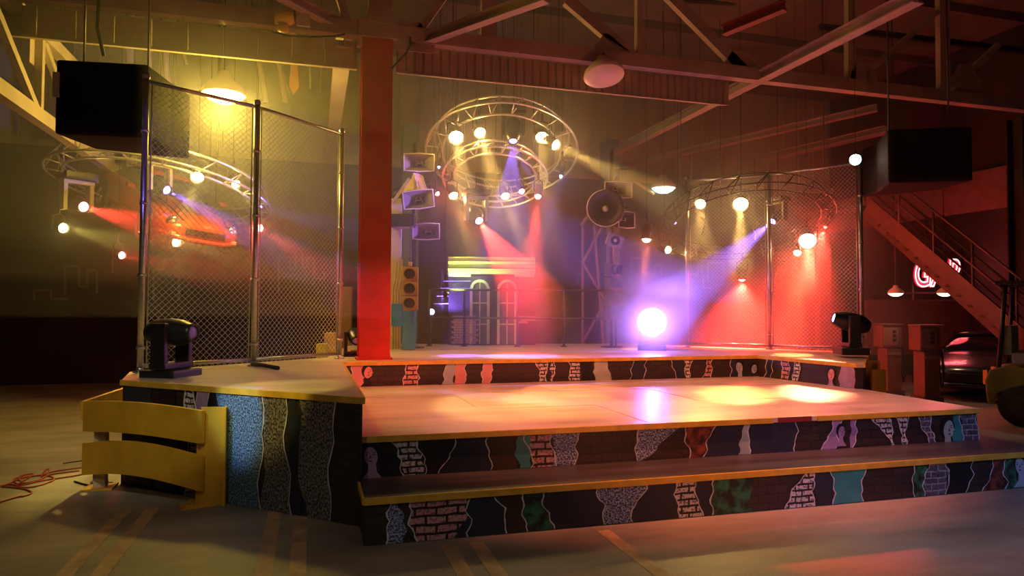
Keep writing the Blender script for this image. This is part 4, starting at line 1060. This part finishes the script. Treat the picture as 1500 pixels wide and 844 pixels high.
# louvred steps left of the facade, violet lit
lv_m = mat('pale_slat', (.40, .38, .50), .4, var=.2)
t = thing('louvre_rack', 'rack of thin horizontal slats left of the arched windows', 'rack', V((at(660, 500, 13.2).x, at(660, 500, 13.2).y, S3)))
for i, (xa, xb, y) in enumerate(((650, 690, 412), (645, 690, 423), (641, 688, 434), (636, 690, 445), (655, 690, 401))):
    MB().bar(at(xa, y, 13.2), at(xb, y, 13.2), .12, .018).build('slat', lv_m, t)
for xx in (648, 664, 681): MB().bar(at(xx, 506, 13.25), at(xx, 398, 13.25), .03, .04, up=(1, 0, 0)).build('upright', dark_steel, t)
sp_ = thing('small_floodlight', 'small violet floodlight left of the slat rack', 'lamp', at(632, 457, 12.9))
MB().lathe([(0, -.1), (.05, -.1), (.06, 0)], sp_.location, cdir(.2, .1, -1), 14).build('housing', black, sp_)
MB().lathe([(.058, 0), (.03, .015), (0, .02)], sp_.location, cdir(.2, .1, -1), 14).build('lens', lens_mat('b', 8), sp_)
MB().tube([sp_.location, V((sp_.location.x, sp_.location.y, S3))], .012, 6).build('stand', dark_steel, sp_)
spot(sp_, at(640, 455, 12.8), cdir(.5, .6, .6), 'v', 140, 90, .5)
par(654, 432, 12.3, (690, 388, 12.8), 'g', 150, 'small green lamp added at the left end of the cornice', r=.03, ls=3, ang=80, up_=.1, length=.1, grp='added facade lamp')  # hidden fixture added to turn the cornice green
spot(fac, at(660, 430, 12.6), at(690, 388, 13.5) - at(660, 430, 12.6), 'w', 0, 50) if False else None

# rear railing
rl = thing('stage_railing', 'dark pipe railing along the back edge of the stage', 'railing', V((at(700, 508, 12.5).x, at(700, 508, 12.5).y, S3)))
rp = [at(x_, 508, 12.5) for x_ in (560, 628, 680, 758, 826, 902)]
for q in rp: q.z = S3
zt_ = at(757, 425, 12.5).z
for q in rp[1:]:
    MB().tube([q, V((q.x, q.y, zt_))], .022, 10).build('post', dark_steel, rl)
    MB().lathe([(.06, 0), (.06, .01), (.025, .02)], q, (0, 0, 1), 12).build('foot', dark_steel, rl)
for zz_ in (zt_, (zt_ + S3) / 2):
    MB().tube([V((rp[1].x, rp[1].y, zz_)), V((rp[-1].x, rp[-1].y, zz_))], .02, 10).build('rail', dark_steel, rl)
# leaning lattice tower behind, centre right
t = thing('lattice_tower', 'dim lattice tower standing behind the signal stack', 'tower', V((at(850, 500, 14.0).x, at(850, 500, 14.0).y, 0)))
for (a, b) in (((853, 570), (853, 330)), ((888, 570), (870, 330)), ((853, 500), (888, 440)), ((885, 440), (853, 385)), ((853, 385), (880, 335)), ((850, 330), (905, 260))):
    MB().bar(at(*a, 14.0), at(*b, 14.0), .04, .05, up=(1, 0, 0)).build('strut', mat('dim_strut', (.2, .18, .2), .5), t)
t = None
# chrome bits standing for glints of an unclear object under right ring
hk = thing('glint_bits', 'chrome bits on cables standing in for glints under the right ring truss', 'glints', at(1035, 300, 12.6))
for (a, b) in (((1034, 322), (1028, 345)), ((1026, 318), (1034, 324)), ((1018, 360), (1020, 376)), ((1024, 352), (1026, 358)), ((1107, 342), (1106, 352)), ((1114, 358), (1118, 376)), ((1100, 330), (1106, 342))):
    MB().bar(at(*a, 12.6), at(*b, 12.6), .03, .02).build('glint_bar', chrome, hk)
MB().tube([at(1034, 322, 12.6), V((at(1034, 322, 12.6).x, at(1034, 322, 12.6).y, 4.4))], .006, 5).build('cable', dark_steel, hk)
MB().tube([at(1106, 342, 12.6), V((at(1106, 342, 12.6).x, at(1106, 342, 12.6).y, 4.4))], .006, 5).build('cable', dark_steel, hk)
# green lit conduit leading to the green lamp
MB().tube([at(930, 266, 14.6), at(958, 284, 14.3)], .03, 8).build('conduit', cream, None, 'pale conduit slanting to the green lamp', None, 'pipe')
# items behind left fence and column foot
pbox('yellow_drum', 'small yellow box behind the right end of the left fence', 'box', 462, 504, 475, 601, 11.0, .2, mat('bright_yellow', (.75, .62, .03), .5))
pbox('wooden_crate', 'wooden crate at the foot of the red column', 'crate', 513, 513, 529, 526, 9.85, .25, wood)
pbox('tall_panel', 'tall brown upright panel left of the red column', 'panel', 497, 420, 514, 583, 12.6, .1, mat('brown_panel', (.20, .12, .05), .7))
pbox('low_box', 'grey brown box behind the left fence near the last post', 'box', 474, 488, 492, 596, 11.4, .3, wood)

# ================================================================== HANGING CAR
def wheel(parent, c, r=.31, w_=.2, side=1):
    o = MB(); o.lathe([(r * .62, -w_ / 2), (r * .95, -w_ / 2), (r, -w_ * .3), (r, w_ * .3), (r * .95, w_ / 2), (r * .62, w_ / 2)], c, (0, side, 0), 28)
    ty = o.build('wheel', rubber, parent)
    MB().lathe([(r * .64, w_ * .42), (r * .60, w_ * .5), (r * .55, w_ * .3), (r * .5, w_ * .15)], c, (0, side, 0), 28).build('rim', chrome, ty)
    sp = MB(); cc = V(c) + V((0, side * w_ * .25, 0))
    for k_ in range(5):
        th = 2 * math.pi * k_ / 5; e = V((math.cos(th), 0, math.sin(th)))
        sp.bar(cc, cc + e * r * .58, .05, .03, up=(0, 1, 0))
    sp.lathe([(0, .05), (.06, .04), (.06, -.02)], cc, (0, side, 0), 14)
    sp.build('spokes', chrome, ty)
def car(name, label, paint, glassm=glass_dark, lamps=True):
    t = thing(name, label, 'car', (0, 0, 0))
    # stations: x, half width, z bottom, z shoulder, z top centre
    st = [(2.08, .50, .30, .46, .50), (2.02, .70, .22, .52, .58), (1.80, .80, .18, .60, .66), (1.40, .86, .16, .68, .74), (.90, .86, .16, .74, .81), (.45, .85, .16, .78, .85),
          (-.2, .85, .16, .82, .88), (-.9, .86, .16, .84, .89), (-1.4, .87, .18, .85, .90), (-1.8, .83, .24, .84, .88), (-2.05, .74, .34, .78, .82), (-2.10, .6, .42, .70, .74)]
    b = MB(); rings = []
    for x_, hw, zb_, zs, zt2 in st:
        half = [(0, zb_), (hw * .8, zb_), (hw * .97, zb_ + .07), (hw, (zb_ + zs) / 2), (hw * .97, zs - .05), (hw * .84, zs + .01), (hw * .45, zt2 - .005), (0, zt2)]
        ring_ = half + [(-y_, z_) for y_, z_ in half[-2:0:-1]]
        rings.append([b.bm.verts.new((x_, y_, z_)) for y_, z_ in ring_])
    n_ = len(rings[0])
    for A_, B_ in zip(rings, rings[1:]):
        for k_ in range(n_): f_ = b.bm.faces.new((A_[k_], A_[(k_ + 1) % n_], B_[(k_ + 1) % n_], B_[k_])); f_.smooth = True
    b.bm.faces.new(rings[0][::-1]); b.bm.faces.new(rings[-1])
    b.build('body', paint, t, subsurf=2)
    g = MB(); rings = []
    for x_, hw, z_ in ((.62, .70, .80), (.30, .68, .98), (-.05, .62, 1.14), (-.45, .60, 1.19), (-.9, .60, 1.17), (-1.3, .62, 1.04), (-1.65, .66, .88)):
        half = [(hw + .06, .78), (hw, z_ * .55 + .78 * .45), (hw * .9, z_ - .02), (hw * .5, z_ + .015), (0, z_ + .02)]
        ring_ = half + [(-y_, zz) for y_, zz in half[-2::-1]]
        rings.append([g.bm.verts.new((x_, y_, zz)) for y_, zz in ring_])
    for A_, B_ in zip(rings, rings[1:]):
        for k_ in range(len(A_) - 1): f_ = g.bm.faces.new((A_[k_], A_[k_ + 1], B_[k_ + 1], B_[k_])); f_.smooth = True
    g.bm.faces.new(rings[0]); g.bm.faces.new(rings[-1][::-1])
    g.build('cabin_glass', glassm, t, subsurf=2)
    rf = MB(); rings = []
    for x_, hw, z_ in ((.0, .50, 1.165), (-.4, .53, 1.205), (-.85, .53, 1.195), (-1.15, .52, 1.13)):
        rings.append([rf.bm.verts.new((x_, hw * k_, z_ + .012 * (1 - k_ * k_) - .01)) for k_ in (-1, -.5, 0, .5, 1)])
    for A_, B_ in zip(rings, rings[1:]):
        for k_ in range(4): f_ = rf.bm.faces.new((A_[k_], A_[k_ + 1], B_[k_ + 1], B_[k_])); f_.smooth = True
    rr = rf.build('roof_panel', paint, t); md = rr.modifiers.new('s', 'SOLIDIFY'); md.thickness = .02
    # bonnet shut lines / dark trim between wing and bonnet
    for s_ in (-1, 1):
        MB().tube([(.62, s_ * .62, .845), (1.1, s_ * .56, .80), (1.6, s_ * .50, .715), (1.95, s_ * .44, .62)], .013, 6).build('bonnet_gap', black, t)
        hl = V((1.90, s_ * .60, .54)); dl = V((.9, s_ * .35, .25)).normalized()
        lh = MB().lathe([(.115, -.06), (.12, .02), (.11, .04), (.09, .05), (0, .075)], hl, dl, 20).build('headlight', chrome if lamps else glass_dark, t)
        MB().lathe([(.04, .06), (.03, .085), (0, .09)], hl, dl, 12).build('bulb', mat('headlight_glass', (.95, .85, .6), .1), lh)
        MB().box((2.02, s_ * .58, .35), (.08, .18, .06), Matrix.Rotation(-s_ * .4, 3, 'Z'), bev=.015).build('fog_lamp', MATS['headlight_glass'], t)
        MB().box((-2.05, s_ * .55, .66), (.08, .26, .10), bev=.02).build('tail_light', mat('tail_red', (.5, .02, .01), .3), t)
        MB().box((.45, s_ * .96, .88), (.12, .16, .09), bev=.03).build('mirror', paint, t)
        MB().tube([(.55, s_ * .862, .40), (-.9, s_ * .865, .40)], .008, 5).build('sill_line', black, t)
    MB().box((2.075, 0, .43), (.06, .78, .13), bev=.02).build('grille', black, t)
    MB().tube([(1.82, -.80, .33), (2.02, -.62, .30), (2.12, -.3, .28), (2.13, 0, .28), (2.12, .3, .28), (2.02, .62, .30), (1.82, .80, .33)], .045, 10).build('bumper', paint, t)
    for x_ in (1.28, -1.30):
        for s_ in (-1, 1):
            MB().lathe([(.36, -.02), (.37, .02), (.33, .02), (.33, -.02)], (x_, s_ * .865, .31), (0, s_, 0), 28).build('arch_lip', black, t)
            wheel(t, (x_, s_ * .80, .29), side=s_)
    return t
car_red = mat('car_red_paint', (.62, .09, .02), .22, var=.15, coat=.5)
hc = car('sports_car', 'red sports car hanging nose down behind the left fence', car_red)
nose_p = at(301, 342, 10.9)
fwdv = cdir(.70, -.30, -.64)
side0 = V((0, 0, 1)).cross(fwdv).normalized()          # car's left
upv = fwdv.cross(side0).normalized()
if upv.z < 0: side0, upv = -side0, -upv
rollm = Matrix.Rotation(math.radians(-5), 3, fwdv)
side0 = rollm @ side0; upv = rollm @ upv
sc = .80
M = Matrix((fwdv * sc, side0 * sc, upv * sc)).transposed().to_4x4(); M.translation = nose_p - fwdv * 2.05 * sc - upv * .45 * sc
hc.matrix_world = M
for k_, (lx, ly) in enumerate(((1.2, .5), (1.2, -.5), (-1.2, .5), (-1.2, -.5))):
    q = M @ V((lx, ly, .75)); 
    MB().tube([q, V((q.x, q.y, ZC - .02))], .006, 5).build('suspension_cable', dark_steel, None, ['front left cable holding the hanging car', 'front right cable holding the hanging car', 'rear left cable holding the hanging car', 'rear right cable holding the hanging car'][k_], None, 'cable', 'cables of the hanging car')

# dark parked car far right
pc = car('parked_car', 'dark car parked beyond the stage behind the fuel pumps', mat('dark_car_paint', (.02, .02, .025), .25, coat=.5), lamps=False)
q = atz(1425, 585, 0); q = at(1440, 540, 14.0)
Mz = Matrix.Rotation(math.radians(215), 4, 'Z'); Mz.translation = V((q.x, q.y, 0)); pc.matrix_world = Mz

# ================================================================== RIGHT SIDE: stairs, neon, pumps, cart
def stair():
    Yn, Yf = 8.6, 9.5
    # near and far stringer lines seen in the picture
    a0, a1 = at(1272, 300, 13.6), at(1500, 497, 10.6)
    top = a0; bot = a1
    t = thing('steel_staircase', 'rust brown steel staircase climbing to the upper right behind the fence', 'stairs', V((bot.x, bot.y, 0)))
    d = (bot - top)
    back = V((FWD.x * .8 + RIGHT.x * .35, FWD.y * .8 + RIGHT.y * .35, 0)).normalized() * .9
    ext = bot + d * .45
    MB().bar(top, ext, .04, .26).build('stringer', stair_paint, t)
    MB().bar(top + back, ext + back, .04, .26).build('stringer', stair_paint, t)
    n_ = 20
    dd = ext - top
    for k_ in range(n_ + 1):
        q = top + dd * (k_ / n_)
        fw = V((d.x, d.y, 0)).normalized() * .13
        MB().prism([q - fw, q + fw, q + fw + back, q - fw + back], V((0, 0, .03))).build('tread', stair_paint, t)
    for off, s_ in ((V((0, 0, 0)), 'near'), (back, 'far')):
        for hh in (.9, .5):
            MB().tube([top + off + V((0, 0, hh)), ext + off + V((0, 0, hh))], .021, 8).build('handrail', stair_paint, t)
        for k_ in range(0, 7):
            q = top + off + dd * (k_ / 6)
            MB().tube([q, q + V((0, 0, .9))], .02, 8).build('baluster', stair_paint, t)
    # landing
    fw = -V((d.x, d.y, 0)).normalized() * 1.6
    MB().prism([top, top + back, top + back + fw, top + fw], V((0, 0, .08))).build('landing', stair_paint, t)
    for o_ in (top + fw * .9 + back * .1, top + fw * .9 + back * .9):
        MB().tube([V((o_.x, o_.y, 0)), o_], .05, 8).build('landing_leg', stair_paint, t)
    return t
stair()
# neon sign: outlined letters on a red backing
nD = 15.6
nc = at(1373, 402, nD)
ns = thing('neon_sign', 'red neon letter sign glowing behind the staircase', 'sign', nc)
tc_ = bpy.data.curves.new('sign_letters', 'FONT'); tc_.body = 'GAR'; tc_.size = .86; tc_.align_x = 'CENTER'; tc_.align_y = 'CENTER'
tc_.fill_mode = 'NONE'; tc_.bevel_depth = .016; tc_.shear = .15; tc_.offset = .01
def text_obj(name, cu, parent, material, loc, rot, bk=0):
    tmp = bpy.data.objects.new(name, cu); C.objects.link(tmp)
    dg = bpy.context.evaluated_depsgraph_get(); me = bpy.data.meshes.new_from_object(tmp.evaluated_get(dg))
    bpy.data.objects.remove(tmp)
    o = bpy.data.objects.new(name, me); C.objects.link(o); me.materials.clear(); me.materials.append(material)
    o.parent = parent; o.location = V(loc) - parent.location; o.rotation_euler = rot; o.scale = (.62, 1, 1); return o
Rn = Matrix((V((RIGHT.x, RIGHT.y, 0)).normalized(), V((0, 0, 1)), -V((FWD.x, FWD.y, 0)).normalized())).transposed()
Rn = Rn @ Matrix.Rotation(0, 3, 'Z')
text_obj('neon_tube', tc_, ns, emis('neon_tube_glow', (1, .42, .40), 4.0), nc, Rn.to_euler())
tb = bpy.data.curves.new('letter_back', 'FONT'); tb.body = 'GAR'; tb.size = .86; tb.align_x = 'CENTER'; tb.align_y = 'CENTER'; tb.extrude = .02; tb.shear = .15; tb.offset = .03
text_obj('letter_panel', tb, ns, emis('neon_red_panel', (.75, .015, .05), .55), nc + V((FWD.x, FWD.y, 0)) * .06, Rn.to_euler())
MB().bar(nc - RIGHT * .7 + FWD * .1 + V((0, 0, -.42)), nc + RIGHT * .7 + FWD * .1 + V((0, 0, -.42)), .05, .04).build('sign_rail', dark_steel, ns)
for s_ in (-.5, .5):
    q = nc + RIGHT * s_ + FWD * .12
    MB().tube([V((q.x, q.y, 0)), V((q.x, q.y, nc.z + .3))], .03, 8).build('sign_post', dark_steel, ns)
L = bpy.data.lights.new('neon', 'POINT'); L.energy = 30; L.color = (1, .08, .1); L.shadow_soft_size = .3
o = bpy.data.objects.new('neon_light', L); C.objects.link(o); o.parent = ns; o.location = -V((FWD.x, FWD.y, 0)) * .25
# canopy behind the pumps
pbox('shop_front', 'dim brown booth front behind the fuel pumps', 'booth', 1270, 440, 1420, 520, 15.0, .3, mat('booth_brown', (.10, .05, .04), .7))
pump_m = mat('pump_paint', (.12, .06, .045), .5, var=.3, scale=5); pump_face = mat('pump_face', (.20, .13, .10), .4, var=.2)
pR = Matrix((V((RIGHT.x, RIGHT.y, 0)).normalized(), V((FWD.x, FWD.y, 0)).normalized(), V((0, 0, 1)))).transposed()
def pump(px, D, label):
    q = at(px, 500, D); b = V((q.x, q.y, 0)); t = thing('fuel_pump', label, 'fuel pump', b, 'old fuel pumps right of the stage')
    def bx(c, s_, nm, m_, par_=None, bev=.01): return MB().box(b + pR @ V(c), s_, pR, bev).build(nm, m_, par_ or t)
    bx((.03, 0, .05), (.36, .42, .1), 'plinth', dark_steel)
    bx((.03, 0, .5), (.27, .34, .8), 'lower_body', pump_m)
    bx((0, 0, 1.13), (.36, .36, .42), 'upper_body', pump_m)
    f_ = bx((-.03, -.185, 1.13), (.27, .012, .34), 'dial_face', pump_face)
    for z_ in (1.22, 1.14, 1.06): bx((.03, -.193, z_), (.07, .008, .055), 'number_window', black, f_, .002)
    bx((.03, 0, 1.36), (.42, .40, .03), 'cap', pump_m)
    bx((.03, -.175, .80), (.24, .02, .05), 'trim_band', pump_face)
    MB().tube([b + pR @ V(v) for v in ((.18, -.05, 1.1), (.26, -.08, .9), (.28, -.1, .4), (.24, -.1, .25), (.21, -.1, .5), (.20, -.08, .85))], .018, 8).build('hose', rubber, t)
    bx((.20, -.08, .9), (.05, .05, .2), 'nozzle', dark_steel)
pump(1300, 13.4, 'left fuel pump right of the stage with pale dial face')
pump(1354, 12.4, 'right fuel pump with pale dial face beside the dark parked car')
# yellow post beyond the deck
q = atz(1289, 600, 0)
bo = atz(1287, 600, 0); b = at(1287, 545, 9.6); b.z = 0
t = thing('yellow_barrier_post', 'yellow steel post just beyond the right rear of the deck', 'post', b)
for dx_, mm in ((0, 'front'), (.14, 'rear')):
    pass
MB().box(b + V((0, 0, .40)), (.20, .025, .80), pR, .003).build('flange', yellow_paint, t)
MB().box(b + pR @ V((0, .16, .46)), (.20, .025, .90), pR, .003).build('flange', yellow_paint, t)
MB().box(b + pR @ V((0, .08, .45)), (.02, .15, .86), pR, .003).build('web', yellow_paint, t)
MB().box(b + pR @ V((.0, .08, .01)), (.34, .3, .02), pR, .003).build('foot_plate', yellow_paint, t)

# utility cart cut by the right edge
cp_ = atz(1489, 625, 0); c0 = V((cp_.x, cp_.y, 0))
ct = thing('utility_cart', 'yellow green open cart with canopy post at the right edge', 'cart', c0)
# local frame: forward axis runs away to the right
fx = (V((RIGHT.x, RIGHT.y, 0)) * .75 + V((-FWD.x, -FWD.y, 0)) * .65).normalized(); fy = V((-fx.y, fx.x, 0))
cR = Matrix((fx, fy, V((0, 0, 1)))).transposed()
cart_m = mat('cart_paint', (.26, .22, .04), .3, var=.2, coat=.3)
def cb(c, s_, nm, m_, bev=.02, par_=None, rot=None): return MB().box(c0 + cR @ V(c), s_, cR @ rot if rot else cR, bev).build(nm, m_, par_ or ct)
def cpt(v): return c0 + cR @ V(v)
prof = [(-.33, .30), (-.36, .62), (-.30, .78), (-.1, .84), (.5, .80), (.7, .55), (1.6, .50), (1.7, .8), (2.1, .75), (2.25, .5), (2.2, .26), (1.95, .26), (1.86, .46), (1.6, .54), (1.36, .46), (1.28, .24), (.42, .24), (.34, .46), (.08, .58), (-.20, .46), (-.28, .28)]
MB().prism([cpt((x_, -.02, z_)) for x_, z_ in prof], cR @ V((0, 1.15, 0))).build('body', cart_m, ct, bevel=.02)
for x_ in (.07, 1.62):
    for y_, sd_ in ((.06, -1), (1.08, 1)):
        w_ = MB().lathe([(.0, -.09), (.16, -.09), (.27, -.08), (.29, -.05), (.29, .05), (.27, .08), (.16, .09), (0, .09)], cpt((x_, y_, .29)), cR @ V((0, sd_, 0)), 26).build('wheel', rubber, ct)
        MB().lathe([(0, .11), (.05, .11), (.12, .095), (.16, .09)], cpt((x_, y_, .29)), cR @ V((0, sd_, 0)), 20).build('hub', dark_steel, w_)
for x_, y_ in ((-.2, .04), (-.2, 1.08), (1.75, .04), (1.75, 1.08)):
    MB().tube([cpt((x_, y_, .75)), cpt((x_ + (.1 if x_ < 0 else -.2), y_, 2.0))], .03, 8).build('canopy_post', black, ct)
cb((.78, .56, 2.02), (2.0, 1.2, .06), 'canopy', black)
cb((.2, .56, .95), (.5, 1.0, .16), 'seat', mat('seat_vinyl', (.35, .3, .25), .5), .04)
cb((-.1, .56, 1.2), (.12, 1.0, .42), 'seat_back', MATS['seat_vinyl'], .04)
cb((-.37, .12, .66), (.04, .12, .2), 'tail_light', emis('tail_glow', (.9, .08, .02), .25), .01)
cb((-.37, 1.0, .66), (.04, .12, .2), 'tail_light', MATS['tail_glow'], .01)
MB().tube([cpt((.95, .56, .7)), cpt((.72, .56, 1.1))], .02, 8).build('steering_column', black, ct)
MB().tube([cpt((.70, .56, 1.12)) + (cR @ V((.07 * math.sin(v) * .4, .17 * math.cos(v), .17 * math.sin(v)))) for v in [k2 * math.pi / 10 for k2 in range(20)]], .012, 6, closed=True).build('steering_wheel', black, ct)

# ================================================================== YELLOW CRASH BARRIER, CABLES
ba = atz(300, 742, 0); bb = at(127, 700, 6.15); bb.z = 0; ba.z = 0
t = thing('crash_barrier', 'yellow two rail crash barrier in front of the left wing', 'barrier', ba)
d = (bb - ba).normalized(); n_ = V((d.y, -d.x, 0)); n_ = -n_ if n_.y > 0 else n_
L_ = (bb - ba).length
for (zc, hh, bow) in ((.645, .265, .05), (.27, .28, .10)):
    m_ = MB(); N = 16; R1, R2, R3, R4 = [], [], [], []
    for k_ in range(N + 1):
        s_ = k_ / N; q = ba + d * (L_ * s_) + n_ * (.05 + .04 * math.sin(math.pi * s_))
        dz = bow * math.sin(math.pi * s_) * .7
        for lst, off, zz_ in ((R1, 0, -hh / 2), (R2, 0, hh / 2), (R3, -.035, hh / 2), (R4, -.035, -hh / 2)):
            lst.append(m_.bm.verts.new(q + n_ * off + V((0, 0, zc + zz_ + dz))))
    for k_ in range(N):
        for A_, B_ in ((R1, R2), (R2, R3), (R3, R4), (R4, R1)): m_.bm.faces.new((A_[k_], A_[k_ + 1], B_[k_ + 1], B_[k_]))
    m_.bm.faces.new((R1[0], R2[0], R3[0], R4[0])); m_.bm.faces.new((R1[-1], R4[-1], R3[-1], R2[-1]))
    m_.build('rail_board', yellow_paint, t)
al_ = V((RIGHT.x, RIGHT.y, 0)).normalized()
MB().box(ba + al_ * .06 + V((0, .03, .40)), (.20, .02, .80), Matrix.Rotation(-.12, 3, 'Z'), .003).build('end_plate', yellow_paint, t)
MB().box(ba + al_ * .15 + V((0, .08, .40)), (.018, .16, .80), None, .003).build('end_plate', yellow_paint, t)
for s_ in (.06, .93):
    q = ba + d * (L_ * s_) - n_ * .06
    po = MB().box(q + V((0, 0, .38)), (.10, .10, .76), None, .008).build('post', yellow_paint if s_ < .5 else mat('pale_yellow', (.75, .62, .35), .5), t)
    MB().box(q + V((0, 0, .01)), (.24, .22, .02), None, .003).build('foot_plate', yellow_paint, po)
e1 = bb + n_ * .05; e2 = atz(184, 573, .74)
MB().bar(V((e1.x, e1.y, .70)), V((e2.x, e2.y, .70)), .035, .16).build('return_board', yellow_paint, t)
# orange cables
cm_ = mat('orange_cable', (.50, .07, .03), .5)
def cable(label, pts, r=.007, seed=1, m_=cm_, grp=None):
    rnd = random.Random(seed); P3 = []
    for (x_, y_) in pts:
        q = atz(x_, y_, 0); P3.append(V((q.x + rnd.uniform(-.03, .03), q.y + rnd.uniform(-.03, .03), r + .001)))
    out = []
    for i in range(len(P3) - 1):
        p0, p1, p2, p3 = P3[max(i - 1, 0)], P3[i], P3[i + 1], P3[min(i + 2, len(P3) - 1)]
        for k_ in range(6):
            s_ = k_ / 6; out.append(.5 * ((2 * p1) + (p2 - p0) * s_ + (2 * p0 - 5 * p1 + 4 * p2 - p3) * s_ * s_ + (3 * p1 - p0 - 3 * p2 + p3) * s_ ** 3))
    out.append(P3[-1])
    MB().tube(out, r, 7).build('extension_cable', m_, None, label, None, 'cable', grp)
g_ = 'orange cables heaped on the floor at the left'
cable('orange cable running from the barrier, uppermost strand', [(126, 686), (90, 690), (60, 697), (30, 702), (5, 712), (-20, 715)], seed=2, grp=g_)
cable('orange cable looping along the middle of the heap', [(130, 695), (100, 700), (60, 705), (35, 712), (25, 702), (60, 698), (75, 705), (40, 715), (10, 712), (-15, 720)], seed=3, grp=g_)
cable('orange cable forming the small coils of the heap', [(120, 690), (80, 695), (66, 700), (60, 692), (70, 688), (66, 700), (40, 708), (30, 700), (45, 697), (20, 712)], seed=4, grp=g_)
cable('orange cable looping lowest and nearest the viewer', [(0, 715), (25, 718), (42, 724), (40, 728), (20, 730), (-10, 738)], seed=5, grp=g_)
cable('thin dark cable lying behind the orange heap', [(128, 675), (110, 677), (97, 680)], r=.005, seed=6, m_=rubber)
cable('cable crossing the floor under the left end of the barrier', [(112, 706), (135, 712), (165, 708)], r=.008, seed=7, m_=rubber)
for i, (x_, y_, s_, l_) in enumerate([(285, 742, .16, 'small yellow foot plate lying by the right end of the barrier'), (146, 706, .1, 'pale paper scrap by the left foot of the barrier')]):
    q = atz(x_, y_, 0); MB().box(q + V((0, 0, .006)), (s_ * 1.4, s_, .01), Matrix.Rotation(.3, 3, 'Z'), .002).build(['loose_plate', 'paper_scrap'][i], [yellow_paint, cream][i], None, l_, None, ['plate', 'paper'][i])
# long crowbar like rail on left wing floor (rope across the fence foot)
MB().tube([V((f2.x, f2.y, S3)) + V((0, -.12, .03)), V((f2.x + .12, f2.y - .3, S3 + .03)), V((f2.x + .3, f2.y - .62, S3 + .02))], .022, 8).build('cable_bundle', rubber, None, 'dark cable bundle at the foot of the middle left fence post', None, 'cable')
